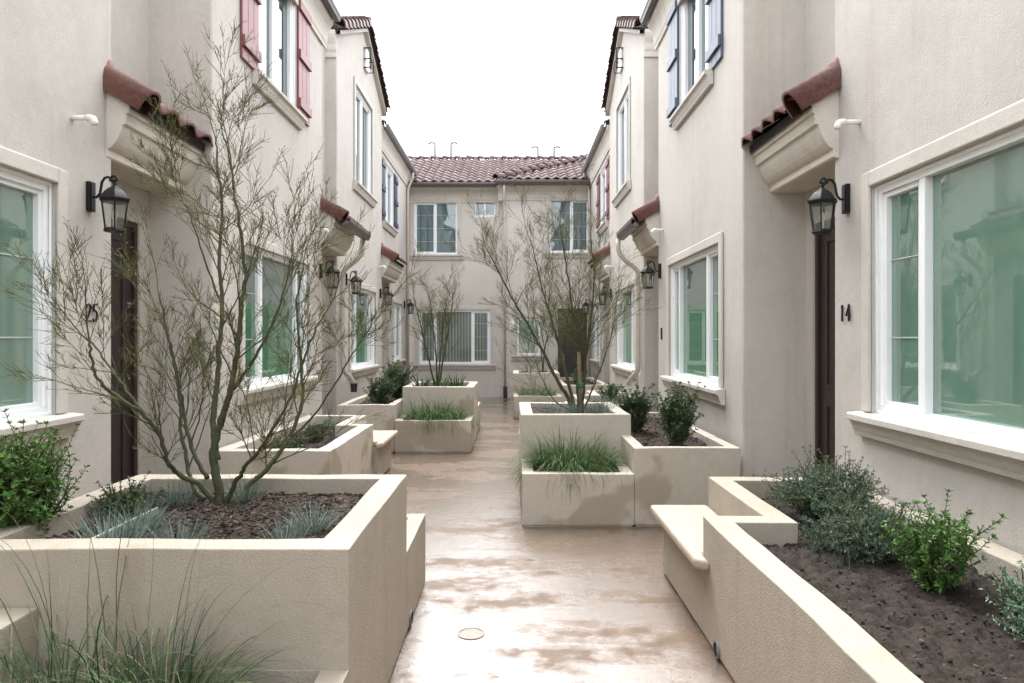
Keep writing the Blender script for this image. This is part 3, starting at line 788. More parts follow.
def box_wall(name, parent, poly, ts, z, soil_z, m):
    """stucco box without a lid: outer face over a sunk foot, rim and inner face"""
    outer, inner = inset(list(poly), ts)
    _, foot = inset(list(outer), .012)
    b = MB(); n = len(outer)
    # subdivided so that the rim can wander a little, like hand-floated stucco
    def wob(x, y): return .009*noise.noise(Vector((x*2.3, y*2.3, 1.7)))
    def ring(pl, z_, wv): 
        out = []
        for i in range(n):
            a, c = pl[i], pl[(i+1) % n]
            k = segs[i]
            for j in range(k):
                t = j/k; x = a[0]+(c[0]-a[0])*t; y = a[1]+(c[1]-a[1])*t
                out.append(b.pt((x + (wob(y, x) if wv and 0 < j else 0), y, z_ + (wob(x, y) if wv else 0))))
        return out
    segs = [max(1, int(math.hypot(outer[(i+1)%n][0]-outer[i][0], outer[(i+1)%n][1]-outer[i][1])/.22)) for i in range(n)]
    R0 = ring(foot, 0.0, False); R1 = ring(foot, .018, False); R2 = ring(outer, .018, False); R3 = ring(outer, z, True); R4 = ring(inner, z, True); R5 = ring(inner, soil_z-.12, False)
    K = len(R0)
    for A, B in ((R0,R1),(R1,R2),(R2,R3),(R3,R4),(R4,R5)):
        for k in range(K): b.face((A[k], A[(k+1)%K], B[(k+1)%K], B[k]))
    return b.build(name, m, parent, bevel=.016, seg=3)
def soil(parent, rects, z, m, step=.03, amp=.03, chips=0, chip_mat=None, chip=(.02,.008,.004), seed=1):
    b = MB(); rng = random.Random(seed)
    def hgt(x, y):
        p = Vector((x*1.0, y*1.0, seed))
        return z + amp*(noise.noise(p*2.2) + .55*noise.noise(p*7) + .40*noise.noise(p*19) + .30*noise.noise(p*43) + .16*noise.noise(p*90))
    for (x0,x1,y0,y1) in rects:
        nx = max(2, int((x1-x0)/step)); ny = max(2, int((y1-y0)/step))
        idx = [[b.pt((x0+(x1-x0)*i/nx, y0+(y1-y0)*j/ny, hgt(x0+(x1-x0)*i/nx, y0+(y1-y0)*j/ny))) for i in range(nx+1)] for j in range(ny+1)]
        for j in range(ny):
            for i in range(nx): b.face((idx[j][i], idx[j][i+1], idx[j+1][i+1], idx[j+1][i]))
    o = b.build('soil', m, parent, smooth=True, recalc=False, weld=False)
    if chips:
        c = MB()
        tot = sum((r[1]-r[0])*(r[3]-r[2]) for r in rects)
        for (x0,x1,y0,y1) in rects:
            for _ in range(int(chips*(x1-x0)*(y1-y0)/tot)):
                x, y = rng.uniform(x0+.01,x1-.01), rng.uniform(y0+.01,y1-.01); k = rng.uniform(.4, 1.6)
                l, w_, t = chip[0]*k, chip[1]*k*rng.uniform(.7,1.4), chip[2]*k
                mt = Matrix.Translation((x, y, hgt(x, y)+t*.6)) @ Matrix.Rotation(rng.uniform(0,6.3),4,'Z') @ Matrix.Rotation(rng.uniform(-.6,.6),4,'X') @ Matrix.Rotation(rng.uniform(-.5,.5),4,'Y')
                i = []
                for sx, sy, sz in ((-1,-1,-1),(1,-1,-1),(1,1,-1),(-1,1,-1),(-.8,-.8,1),(.7,-.9,1),(.9,.7,1),(-.8,.8,1)):
                    q = mt @ Vector((sx*l*rng.uniform(.7,1.1), sy*w_*rng.uniform(.7,1.1), sz*t)); c.v.append(q); i.append(len(c.v)-1)
                for q in ((4,5,6,7),(0,1,5,4),(1,2,6,5),(2,3,7,6),(3,0,4,7)): c.face([i[k] for k in q])
        ch = c.build('mulch', chip_mat, o, weld=False, recalc=False, kind='stuff')
    return o, hgt
def rect(x0, x1, y0, y1): return [(x0,y0),(x1,y0),(x1,y1),(x0,y1)]
def drain_pipe(parent, X, s, y):
    p = MB(side_frame(X, s)); n = 14
    ro, ri = .043, .036; DP = .012
    o_ = [p.pt((y + ro*math.cos(2*math.pi*k/n), DP, .05+ro*math.sin(2*math.pi*k/n))) for k in range(n)]; i_ = [p.pt((y + ri*math.cos(2*math.pi*k/n), DP, .05+ri*math.sin(2*math.pi*k/n))) for k in range(n)]
    ob = [p.pt((y + ro*math.cos(2*math.pi*k/n), -.02, .05+ro*math.sin(2*math.pi*k/n))) for k in range(n)]; ib = [p.pt((y + ri*math.cos(2*math.pi*k/n), -.015, .05+ri*math.sin(2*math.pi*k/n))) for k in range(n)]
    for k in range(n):
        q = (k+1) % n
        p.face((o_[k],o_[q],i_[q],i_[k]), 0); p.face((ob[k],ob[q],o_[q],o_[k]), 0); p.face((i_[k],i_[q],ib[q],ib[k]), 1)
    p.face(ib, 1)
    p.build('drain_pipe', [M['steel'], M['drain']], parent)

HG = {}
def stepped_planter(key, label, s, xa, xb, xc, y0, m, extra=0, front_only=False):
    """low grass box, tall tree box, low box behind, and a middle box beside the wall; xa is the path face, xb the box's other side, xc the wall side"""
    t = thing('stepped_planter', label, 'planter', ((xa+xc)/2, y0+1.4, 0), 'stepped stucco planters')
    a, b = min(xa, xb), max(xa, xb)
    y1, y2, y3 = y0+.75, y0+2.12, y0+2.95
    def edges(front, right, back, left): return [front, right, back, left]
    lo = box_wall('low_box', t, rect(a+.004, b, y0, y1), edges(.10, .10, .004, .10), .46, .38, m)
    HG[key,'low'] = soil(lo, [(a+.09, b-.09, y0+.09, y1)], .40, M['mulch_soil'], seed=11)[1]
    xh = xb + s*extra
    ha, hb = min(xa, xh), max(xa, xh)
    hi = box_wall('tall_box', t, rect(ha, hb, y1, y2), .125, .89, .82, m)
    HG[key,'high'] = soil(hi, [(ha+.11, hb-.11, y1+.11, y2-.11)], .805 if y0 < 3 else .835, M['mulch_soil'], chips=4600 if y0 < 3 else 500, chip_mat=M['chip'], chip=(.011,.0045,.0025), seed=12, amp=.026)[1]
    lo2 = box_wall('low_box', t, rect(a+.004, b, y2, y3), edges(.004, .10, .10, .10), .46, .38, m)
    HG[key,'low2'] = soil(lo2, [(a+.09, b-.09, y2, y3-.09)], .40, M['mulch_soil'], seed=13)[1]
    ma, mb_ = min(xb, xc), max(xb, xc)
    if front_only:    # the middle bed stops at the tall box
        mi = box_wall('side_box', t, rect(ma, mb_-.004, y0-.5, y1), .12, .685, .6, m)
        HG[key,'mid'] = soil(mi, [(ma+.11, mb_-.11, y0-.4, y1-.11)], .60, M['mulch_soil'], seed=14)[1]
    else:
        sh_ = .10
        mi = box_wall('side_box', t, rect(ma+.003, mb_-.003, y0+.002, y3), .10, .685, .6, m)
        HG[key,'mid'] = soil(mi, [(ma+.09, mb_-.09, y0+.09, y3-.09)], .61, M['mulch_soil'], chips=700, chip_mat=M['chip'], chip=(.019,.007,.003), seed=14)[1]
    return t
def bed_planter(key, label, s, xf, xn, xw, y0, yb0, yb1, m, soil_m, chips, cm, chip):
    """wall-side bed with a notch for the bench; xf path face, xn notch face, xw wall side"""
    t = thing('bed_planter', label, 'planter', ((xf+xw)/2, (y0+yb1)/2, 0), 'wall-side stucco planting beds')
    poly = [(xf,y0),(xw,y0),(xw,yb1),(xn,yb1),(xn,yb0),(xf,yb0)]
    o = box_wall('bed_wall', t, poly, .135, .66, .56, m)
    i = .12*s
    r1 = sorted((xf+i, xw-i)); r2 = sorted((xn+i, xw-i))
    HG[key,'mid'] = soil(o, [(r1[0], r1[1], y0+.12, yb0-.12), (r2[0], r2[1], yb0-.12, yb1-.12)], .545, soil_m, step=.013, amp=.05, chips=chips, chip_mat=cm, chip=chip, seed=15)[1]
    return t
def bench(label, s, xf, xn, y0, y1, m):
    t = thing('bench', label, 'bench', ((xf+xn)/2, (y0+y1)/2, 0), 'stone-topped benches built against planting beds')
    b = MB(); x0, x1 = sorted((xf, xn - s*.002)); b.box(x0, x1, y0+.002, y1-.08, .012, .398); b.build('base', m, t, bevel=.012, seg=2)
    sl = MB(); xo = xf - s*.075
    pl = [(xo, y0-.10), (xo, y1), (xn - s*.003, y1), (xn - s*.003, y0+.003), (xf - s*.003, y0+.003), (xf - s*.003, y0-.15)]
    sl.prism_z(pl, .40, .462); sl.build('seat_slab', M['stone'], t, bevel=.022, seg=4)
    return t


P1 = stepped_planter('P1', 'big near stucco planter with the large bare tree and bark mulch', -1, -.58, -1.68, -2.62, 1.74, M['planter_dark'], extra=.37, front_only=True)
st = MB(); st.box(-1.676, -1.664, 2.63, 3.30, .80, .846); st.build('divider_strip', M['strip'], P1, bevel=.006)
drain_pipe(P1, -.58, -1, 3.98)
P3 = stepped_planter('P3', 'stepped planter before the end building with green grass and a small bare tree', -1, -.585, -1.68, -2.50, 9.98, M['planter'])
P2 = stepped_planter('P2', 'stepped planter with a long grass mound and staked bare tree mid-courtyard', 1, .085, 1.06, 1.985, 6.07, M['planter'], extra=.10)
P4 = stepped_planter('P4', 'smallest-looking stepped planter, near the dark door of the end building', 1, .03, 1.02, 1.98, 14.2, M['planter'])
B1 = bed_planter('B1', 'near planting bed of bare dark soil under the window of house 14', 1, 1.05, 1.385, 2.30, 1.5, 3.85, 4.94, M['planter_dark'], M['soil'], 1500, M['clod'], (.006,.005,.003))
drain_pipe(B1, 1.05, 1, 3.57)
B2 = bed_planter('B2', 'planting bed behind the big bare tree with small grey shrubs', -1, -1.58, -1.85, -2.60, 6.07, 7.98, 8.93, M['planter'], M['soil'], 900, M['clod'], (.006,.005,.004))
B3 = bed_planter('B3', 'planting bed behind the staked tree with blue grass tufts', 1, 1.05, 1.385, 2.03, 10.2, 12.1, 13.1, M['planter'], M['mulch_soil'], 300, M['chip'], (.019,.007,.003))
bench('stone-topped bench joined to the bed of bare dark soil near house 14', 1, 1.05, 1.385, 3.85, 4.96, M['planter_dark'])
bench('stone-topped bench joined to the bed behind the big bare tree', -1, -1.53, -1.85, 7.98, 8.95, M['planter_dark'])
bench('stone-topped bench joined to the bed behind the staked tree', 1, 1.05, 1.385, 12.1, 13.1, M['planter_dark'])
dc = MB(); dc.lathe((-.227, 3.88), [(.076, .0005), (.076, .005), (.066, .006), (.064, .003), (.02, .0035)], 24); tag(dc.build('drain_cover', M['cover'], None), 'small round drain cover set in the wet concrete path', 'drain')

# ------------------------------------------------------------------ trees
UP = Vector((0,0,1))
def grow(mb, p, d, length, rad, depth, rng, leaves, spread=.60, up=.26, n_children=(4, 7), leafy=1.0, wig=.12):
    """a twig with side twigs; tubes for the wood, slips for the buds"""
    n = max(3, int(length/.07)); pts = [p.copy()]; q = p.copy(); dd = d.normalized()
    for i in range(n):
        dd = (dd + Vector((rng.gauss(0,wig), rng.gauss(0,wig), rng.gauss(0,wig*.7))) + UP*up*.12).normalized()
        q = q + dd*(length/n); pts.append(q.copy())
    rads = [max(.0010, rad*(1-.75*i/n)) for i in range(n+1)]
    mb.tube(pts, rads, 5 if rad > .006 else 3, m=0 if rad > .0045 else 1, cap=False)
    if depth > 0:
        k = rng.randint(*n_children)
        for _ in range(k):
            t = rng.uniform(.18, .98); i = min(n-1, int(t*n)); base = pts[i].lerp(pts[i+1], t*n - i)
            ax = (pts[i+1]-pts[i]).normalized(); o = ax.orthogonal().normalized(); o.rotate(Matrix.Rotation(rng.uniform(0, 6.283), 3, ax))
            nd = (ax*math.cos(spread*rng.uniform(.6,1.25)) + o*math.sin(spread*rng.uniform(.6,1.25)) + UP*up*.5).normalized()
            grow(mb, base, nd, length*rng.uniform(.38,.68)*(1.05-.4*t), max(.0014, rads[i]*.55), depth-1, rng, leaves, spread, up, n_children, leafy, wig)
    if depth <= 1 and leaves:
        for _ in range(int(length*leaves*rng.uniform(.4,1.5)*leafy)):
            t = rng.random(); i = min(n-1, int(t*n)); c = pts[i].lerp(pts[i+1], t*n-i)
            a = Vector((rng.gauss(0,1), rng.gauss(0,1), rng.gauss(0,1)+.6)).normalized(); l = rng.uniform(.008,.022); b = a.orthogonal().normalized()*l*.13
            i0 = len(mb.v); mb.v += [c, c+a*l*.5+b, c+a*l, c+a*l*.5-b]; mb.face((i0,i0+1,i0+2,i0+3), 2)
def tree(label, base, stems, seed, twig_len=.55, depth=2, per=7.0, leaves=60, r0=.03, kids=(4,7), start=.22):
    """stems: polylines with a start radius; each sprouts along its length"""
    rng = random.Random(seed)
    t = thing('bare_tree', label, 'tree', base, 'slender bare trees in the planters')
    tr = MB(); cr = MB()
    for pts, ra, rb in stems:
        P = [Vector(p) for p in pts]
        # smooth with Catmull-Rom
        out = []
        for i in range(len(P)-1):
            a = P[max(0,i-1)]; b = P[i]; c = P[i+1]; d = P[min(len(P)-1,i+2)]
            for k in range(6):
                u = k/6; out.append(.5*((2*b)+(c-a)*u+(2*a-5*b+4*c-d)*u*u+(3*b-a-3*c+d)*u**3) + Vector((rng.gauss(0,.003),rng.gauss(0,.003),0)))
        out.append(P[-1]); n = len(out)-1
        rads = [ra + (rb-ra)*(i/n)**.85 for i in range(n+1)]
        tr.tube(out, rads, 9)
        Ltot = sum((b-a).length for a, b in zip(out, out[1:]))
        for _ in range(int(Ltot*per)):
            u = start + (1-start)*rng.random()**.8; i = min(n-1, int(u*n)); b = out[i].lerp(out[i+1], u*n-i)
            ax = (out[i+1]-out[i]).normalized(); o = ax.orthogonal().normalized(); o.rotate(Matrix.Rotation(rng.uniform(0,6.283),3,ax))
            sp = rng.uniform(.45,.95)
            nd = (ax*math.cos(sp)+o*math.sin(sp)+UP*.22).normalized()
            grow(cr, b, nd, twig_len*rng.uniform(.55,1.25)*(1.1-.45*u), min(rads[i]*.45, .0055), depth, rng, leaves, n_children=kids)
        grow(cr, out[-1], (out[-1]-out[-3]), twig_len*.9, rb*.9, depth, rng, leaves, n_children=kids)
    tr.build('trunk', M['bark'], t, smooth=True, weld=False, recalc=False)
    cr.build('crown', [M['bark'], M['twig'], M['bud']], t, weld=False, recalc=False)
    return t
def stem(pts):                      # (x, y, depth) picture points measured on the photograph, one depth per point
    return [px(*p) for p in pts]
B = px(219, 503, 3.55)
tree('largest bare tree, green-barked and many-stemmed, rooted in bark mulch', B, [
  (stem([(221,505,3.55),(217,478,3.55),(213,452,3.55),(220,425,3.54),(229,395,3.52),(236,360,3.5),(240,315,3.48),(245,270,3.46),(240,225,3.43),(234,190,3.4)]), .025, .005),
  (stem([(217,460,3.55),(214,430,3.58),(215,400,3.62),(219,355,3.66),(222,305,3.7),(220,260,3.72),(222,200,3.74),(218,170,3.76),(216,140,3.78)]), .019, .004),
  (stem([(216,503,3.55),(199,484,3.53),(183,477,3.5),(168,462,3.46),(160,436,3.42),(143,414,3.36),(122,400,3.3),(101,382,3.24),(92,360,3.2),(89,340,3.18)]), .016, .005),
  (stem([(143,414,3.36),(128,392,3.4),(113,372,3.44),(98,350,3.5),(78,330,3.55),(58,305,3.6)]), .008, .003),
  (stem([(204,500,3.56),(193,485,3.6),(187,462,3.64),(181,430,3.68),(180,400,3.74),(174,365,3.8),(166,325,3.84),(158,290,3.88)]), .014, .004),
  (stem([(208,478,3.58),(192,448,3.62),(184,415,3.66),(178,380,3.64),(170,345,3.62),(160,318,3.6)]), .013, .004),
  (stem([(226,504,3.55),(236,482,3.5),(246,465,3.46),(258,452,3.4),(275,425,3.34),(292,395,3.28),(305,355,3.24),(318,325,3.2)]), .013, .004),
  (stem([(238,506,3.55),(250,484,3.6),(266,470,3.64),(288,440,3.7),(302,405,3.76),(302,370,3.8),(299,340,3.82),(297,300,3.84),(303,265,3.86)]), .016, .004),
  (stem([(288,440,3.7),(310,420,3.68),(335,385,3.64),(352,355,3.6),(372,325,3.58)]), .007, .0025),
  (stem([(229,395,3.52),(252,362,3.46),(272,325,3.4),(286,285,3.36),(292,245,3.34)]), .010, .003),
  (stem([(234,190,3.4),(228,150,3.4),(223,135,3.4),(221,118,3.42)]), .006, .0016),
  (stem([(222,305,3.7),(205,262,3.66),(190,215,3.62),(180,195,3.6),(172,172,3.6)]), .006, .0016),
], 5, twig_len=.46, depth=2, per=9.5, leaves=13, kids=(5,8))
B = px(578, 413, 7.5)
tree('staked bare tree beyond the grass mound, leaning crown of fine branches', B, [
  (stem([(573,413,7.5),(568,398,7.48),(556,378,7.42),(543,352,7.36),(528,325,7.3),(512,298,7.25),(498,270,7.2),(486,248,7.2)]), .026, .005),
  (stem([(576,413,7.5),(569,385,7.55),(560,350,7.6),(550,315,7.65),(540,280,7.7),(532,245,7.74)]), .022, .005),
  (stem([(579,413,7.5),(578,380,7.5),(578,345,7.5),(572,305,7.48),(566,265,7.46),(560,225,7.44)]), .022, .005),
  (stem([(582,413,7.5),(584,385,7.45),(587,350,7.4),(592,310,7.36),(594,270,7.34),(590,235,7.32)]), .018, .004),
  (stem([(583,412,7.5),(592,390,7.55),(602,365,7.6),(611,335,7.64),(616,305,7.66)]), .012, .004),
  (stem([(570,410,7.5),(556,402,7.4),(545,385,7.3),(535,360,7.25)]), .008, .003),
], 8, twig_len=.68, depth=2, per=10.5, leaves=22, kids=(5,8), start=.22)
B = px(437, 386, 11.2)
tree('small bare tree rising from strap leaves in front of the blinds window', B, [
  (stem([(435,387,11.2),(430,365,11.2),(424,340,11.2),(418,315,11.2),(414,298,11.2)]), .018, .006),
  (stem([(437,387,11.2),(436,355,11.25),(433,325,11.3),(430,300,11.3)]), .016, .006),
  (stem([(439,387,11.2),(444,355,11.2),(449,325,11.2),(453,298,11.2)]), .018, .006),
  (stem([(438,387,11.2),(441,350,11.1),(444,320,11.05),(447,295,11.0)]), .014, .005),
], 12, twig_len=.5, depth=2, per=10, leaves=36, kids=(4,7), start=.25)
B = px(543, 374, 15.6)
tree('thin far bare tree before the end building\'s dark door', B, [
  (stem([(543,374,15.6),(541,350,15.6),(536,325,15.6),(532,305,15.6)]), .014, .005),
  (stem([(543,374,15.6),(545,348,15.5),(551,322,15.5),(556,302,15.5)]), .014, .005),
], 14, twig_len=.5, depth=2, per=6, leaves=20, kids=(3,5), start=.3)
sk = MB(); p0 = px(581, 414, 7.42); p1 = px(579, 352, 7.42); sk.tube([tuple(p0-UP*.15), tuple(p1)], [.022, .02], 8); so = sk.build('tree_stake', M['stake'], None, smooth=True); tag(so, 'wooden stake with a green tie beside the mid-courtyard tree', 'stake')
tm = MB(); pc = px(580.5, 386, 7.42); tm.lathe((pc.x, pc.y), [(.026, pc.z-.02), (.033, pc.z-.005), (.033, pc.z+.03), (.026, pc.z+.04)], 10); tm.build('tie', M['tie'], so)

# ------------------------------------------------------------------ grasses and shrubs
def blade(mb, p, d, length, w, rng, droop=.9, seg=6, m=0):
    """an arching ribbon"""
    q = p.copy(); dd = d.normalized(); side = dd.cross(UP)
    side = side.normalized() if side.length > 1e-4 else Vector((1,0,0))
    side.rotate(Matrix.Rotation(rng.uniform(-.6,.6),3,UP)); prev = None
    for i in range(seg+1):
        t = i/seg; ww = w*(1-.06-.9*t**2.6)*.5 if i < seg else .0004
        a = len(mb.v); mb.v += [q - side*ww, q + side*ww]
        if prev is not None: mb.face((prev, prev+1, a+1, a), m)
        prev = a
        dd = (dd - UP*(droop/seg*(.25+1.5*t)) + Vector((rng.gauss(0,.03), rng.gauss(0,.03), 0))).normalized()
        q = q + dd*(length/seg)
def tuft(name, label, cat, p, n, length, w, mt, seed, tilt=.8, base=.08, droop=.9, group=None, seg=6, ell=(1,1), lean=(0,0), lvar=(.55,1.1)):
    rng = random.Random(seed); mb = MB()
    for _ in range(n):
        a = rng.uniform(0, 6.283); rr = base*math.sqrt(rng.random()); th = tilt*rng.random()**.6
        b = Vector(p) + Vector((math.cos(a)*rr*ell[0], math.sin(a)*rr*ell[1], -.02))
        a2 = a + rng.gauss(0, .5)
        d = Vector((math.sin(th)*math.cos(a2)+lean[0], math.sin(th)*math.sin(a2)+lean[1], math.cos(th)))
        blade(mb, b, d, length*rng.uniform(*lvar), w*rng.uniform(.7,1.25), rng, droop*rng.uniform(.6,1.3), seg)
    return tag(mb.build(name, mt, None, weld=False, recalc=False), label, cat, group)
def shrub(name, label, p, rad, hgt, stems, per, leaf, mt, seed, tilt=.7, sub=3, group=None, arch=.15, wl=.42, ell=(1,1), inner=.12, whorl=False, upw=.5):
    """many stems from the root with paired leaves to the tips; gaps stay open between the shoots"""
    rng = random.Random(seed); t = thing(name, label, 'shrub', p, group); wd = MB(); lf = MB(); P0 = Vector(p)
    def leafpair(c, ax, k):
        for _ in range(k):
            o = ax.orthogonal().normalized(); o.rotate(Matrix.Rotation(rng.uniform(0,6.283),3,ax))
            d = (ax*rng.uniform(.25,.9) + o + UP*.15*rng.random()).normalized(); l = leaf*rng.uniform(.6,1.25); w_ = l*wl*.5
            s_ = d.cross(ax); s_ = s_.normalized() if s_.length > 1e-4 else Vector((1,0,0)); nn = s_.cross(d)*(w_*.55)
            i = len(lf.v); lf.v += [c, c + d*l*.5 + s_*w_ + nn, c + d*l, c + d*l*.5 - s_*w_ + nn]
            lf.face((i, i+1, i+2)); lf.face((i, i+2, i+3))
    def shoot(b, d, length, rad_, depth):
        n = max(4, int(length/.045)); q = b.copy(); dd = d.normalized(); pts = [q.copy()]
        for i in range(n):
            dd = (dd + Vector((rng.gauss(0,.10), rng.gauss(0,.10), rng.gauss(0,.08))) + UP*(upw*.14) - UP*arch*(i/n)*.35).normalized()
            q = q + dd*(length/n); pts.append(q.copy())
        wd.tube(pts, [max(.0012, rad_*(1-.7*i/n)) for i in range(n+1)], 4, cap=False)
        for i in range(1, n+1):
            if depth == 0 or i/n > .45: leafpair(pts[i], (pts[i]-pts[i-1]).normalized(), per)
            leafpair(pts[i-1].lerp(pts[i], .5), (pts[i]-pts[i-1]).normalized(), max(1, per//2) if (depth == 0 or i/n > .45) else 0)
        if depth == 0: leafpair(pts[-1], dd, per+1)
        else:
            for _ in range(sub):
                tt = rng.uniform(.15, .95); i = min(n-1, int(tt*n)); ax = (pts[i+1]-pts[i]).normalized(); o = ax.orthogonal().normalized(); o.rotate(Matrix.Rotation(rng.uniform(0,6.283),3,ax))
                sp = rng.uniform(.5,1.0)
                shoot(pts[i], ax*math.cos(sp)+o*math.sin(sp)+UP*upw*.3, length*rng.uniform(.3,.55), rad_*.5, depth-1)
    for _ in range(stems):
        a = rng.uniform(0,6.283); th = tilt*math.sqrt(rng.random()); b = P0 + Vector((math.cos(a)*rad*inner*rng.random()*ell[0], math.sin(a)*rad*inner*rng.random()*ell[1], -.03))
        d = Vector((math.sin(th)*math.cos(a)*rad/hgt*1.5*ell[0], math.sin(th)*math.sin(a)*rad/hgt*1.5*ell[1], math.cos(th)))
        ln = (hgt*math.cos(th)**.5 + rad*math.sin(th)*.25)*rng.uniform(.72,1.08)
        shoot(b, d, ln, .006, 1)
    wd.build('stems', M['twig'], t, weld=False, recalc=False)
    lf.build('foliage', mt, t, weld=False, recalc=False)
    return t

# near planter, its low box: two loose clumps of long grass
gz = .40
tuft('grass_clump', 'loose clump of long grass at the big planter\'s foot, at the frame edge', 'grass', (-1.44, 2.20, gz), 300, .52, .0055, M['grass_deep'], 21, tilt=.95, base=.17, droop=2.4, group='long grass at the foot of the near planter', seg=9, lean=(-.05,.02))
tuft('grass_clump', 'loose clump of long arching grass at the big planter\'s foot, close to its stub rim', 'grass', (-1.10, 2.20, gz), 300, .50, .0055, M['grass_deep'], 22, tilt=.8, base=.11, droop=2.6, group='long grass at the foot of the near planter', seg=9, lean=(.02,.02))
tuft('grass_clump', 'sparse tall grass blades arching before the big planter\'s stucco face', 'grass', (-1.30, 2.28, gz), 40, .84, .005, M['grass_deep'], 23, tilt=.6, base=.24, droop=2.2, group='long grass at the foot of the near planter', seg=10, lvar=(.7,1.1))
tuft('grass_clump', 'short grass in the low box behind the big tree\'s planter, a few blades showing', 'grass', (-.98, 4.25, gz), 90, .34, .007, M['grass'], 24, tilt=.9, base=.16, droop=.9)
def fes(label, x, y, z, n=150, l=.20, seed=0, ell=(1,1), base=.055):
    tuft('fescue_tuft', label, 'grass', (x, y, z), n, l, .0042, M['fescue'], seed, tilt=1.0, base=base, droop=.35, group='blue fescue tufts', seg=4, ell=ell, lvar=(.6,1.1))
h1 = HG['P1','high']
def on(key, x, y): return (x, y, HG[key](x, y))
def fe1(label, pxx, Y, **k):
    x = (pxx-CX)*Y/F; fes(label, x, Y, h1(x, Y), **k)
fe1('blue fescue tuft in mulch before the big tree\'s trunk', 180, 2.78, seed=31, l=.17)
fe1('blue fescue tuft by the rim corner of the big tree\'s planter, greener of two', 288, 2.80, seed=32, l=.15, n=120)
fe1('blue-grey fescue tuft by the rim corner of the big tree\'s planter, farther of two', 312, 3.02, seed=33, l=.16)
fe1('wide blue fescue tuft spilling over the pale divider strip', 118, 2.80, seed=34, l=.19, n=220, ell=(1.6,.8), base=.09)
fe1('blue fescue tuft between the divider strip and the big trunk', 140, 3.05, seed=35, l=.17)
fe1('blue fescue tuft against the back rim, just behind the big trunk', 243, 3.60, seed=36, l=.16)
fe1('blue fescue tuft against the back rim, beside the big tree\'s low stem', 178, 3.52, seed=37, l=.16)
shrub('leafy_shrub', 'bright green shrub beside the window of house 25', (-2.05, 2.88, .74), .24, .44, 66, 4, .023, M['leaf_bright'], 41, tilt=.6, sub=8, upw=.9, arch=.05, group='glossy green shrubs')
shrub('low_shrub', 'low dark small-leaved shrub near the door of house 25', (-1.83, 3.30, .80), .20, .19, 30, 4, .017, M['leaf_dark'], 42, tilt=1.1, sub=4)
# bed under the window of house 14
b1 = HG['B1','mid']
shrub('grey_shrub', 'grey-green rosemary-like bush by the door of house 14', (1.86, 4.12, b1(1.86,4.12)),   .28, .36, 70, 4, .021, M['leaf_grey'], 43, tilt=.95, sub=9, group='grey-green bushes under the window', wl=.26, arch=.5)
shrub('grey_shrub', 'sprawling grey-green bush between the rosemary-like bush and a bright shrub', (1.78, 3.55, b1(1.78,3.55)), .30, .30, 70, 4, .021, M['leaf_grey'], 44, tilt=1.1, sub=9, group='grey-green bushes under the window', wl=.26, arch=.8)
shrub('leafy_shrub', 'bright green upright shrub alone in bare dark soil', (1.86, 3.08, b1(1.86,3.08)), .18, .36, 24, 4, .026, M['leaf_bright'], 45, tilt=.75, sub=6, upw=.8, group='glossy green shrubs')
shrub('leafy_shrub', 'pale-edged small-leaved shrub cut off by the picture edge', (1.95, 2.55, b1(1.95,2.55)), .19, .27, 40, 4, .017, M['leaf_pale'], 46, tilt=.9, sub=6, group='glossy green shrubs')
# mid-courtyard planter
tuft('grass_clump', 'dense mound of long green grass spilling over its low planter box', 'grass', (.57, 6.53, .40), 2200, .45, .0075, M['grass'], 51, tilt=1.15, base=.27, droop=2.5, group='grass mounds in low boxes', seg=8, ell=(1.25,.75), lvar=(.5,1.15))
m2 = HG['P2','mid']; h2 = HG['P2','high']
shrub('leafy_shrub', 'dark glossy shrub under the window, nearest the planter corner', (1.56, 6.62, .60), .25, .47, 40, 5, .031, M['leaf_dark'], 52, tilt=.5, sub=6, upw=.9, group='dark glossy shrubs')
shrub('leafy_shrub', 'dark glossy shrub between the staked tree and its neighbouring shrub', (1.35, 7.75, .60), .28, .42, 38, 5, .031, M['leaf_dark'], 53, tilt=.55, sub=6, upw=.9, group='dark glossy shrubs')
for (x, Y, lb, sd) in ((.40, 7.05, 'blue fescue tuft in the staked tree\'s box, on the path side', 54), (.84, 7.15, 'blue fescue tuft in the staked tree\'s box, closest to the stake', 55), (.98, 7.5, 'blue fescue tuft in the staked tree\'s box, on the window side', 56), (.62, 7.2, 'blue fescue tuft at the foot of the staked tree', 57)):
    fes(lb, x, Y, h2(x, Y), n=170, l=.23, seed=sd)
for (x, Y, lb, sd, k) in ((1.30, 10.5, 'round blue-green tuft in the bed behind the staked tree, at its rim', 58, .26), (1.55, 11.2, 'blue-green tuft deeper in the bed behind the staked tree', 59, .24)):
    fes(lb, x, Y, .54, n=150, l=k, seed=sd)
shrub('leafy_shrub', 'small dark shrub against the house in the bed behind the staked tree', (1.72, 12.2, .54), .22, .3, 18, 3, .034, M['leaf_dark'], 60, sub=4, group='dark glossy shrubs')
# bed behind the big tree
b2 = HG['B2','mid']
shrub('low_shrub', 'small grey-green shrub in the bed behind the big tree, nearest its bench', (-2.12, 7.6, .54), .17, .22, 18, 3, .022, M['leaf_dark'], 61, sub=4)
fes('blue tuft at the far end of the bed behind the big tree', -2.18, 8.5, .54, n=120, l=.2, seed=62)
shrub('low_shrub', 'low sprawling shrub in the bed behind the big tree, under the window', (-2.20, 6.9, .54), .2, .2, 16, 3, .022, M['leaf_dark'], 63, sub=4, tilt=1.0)
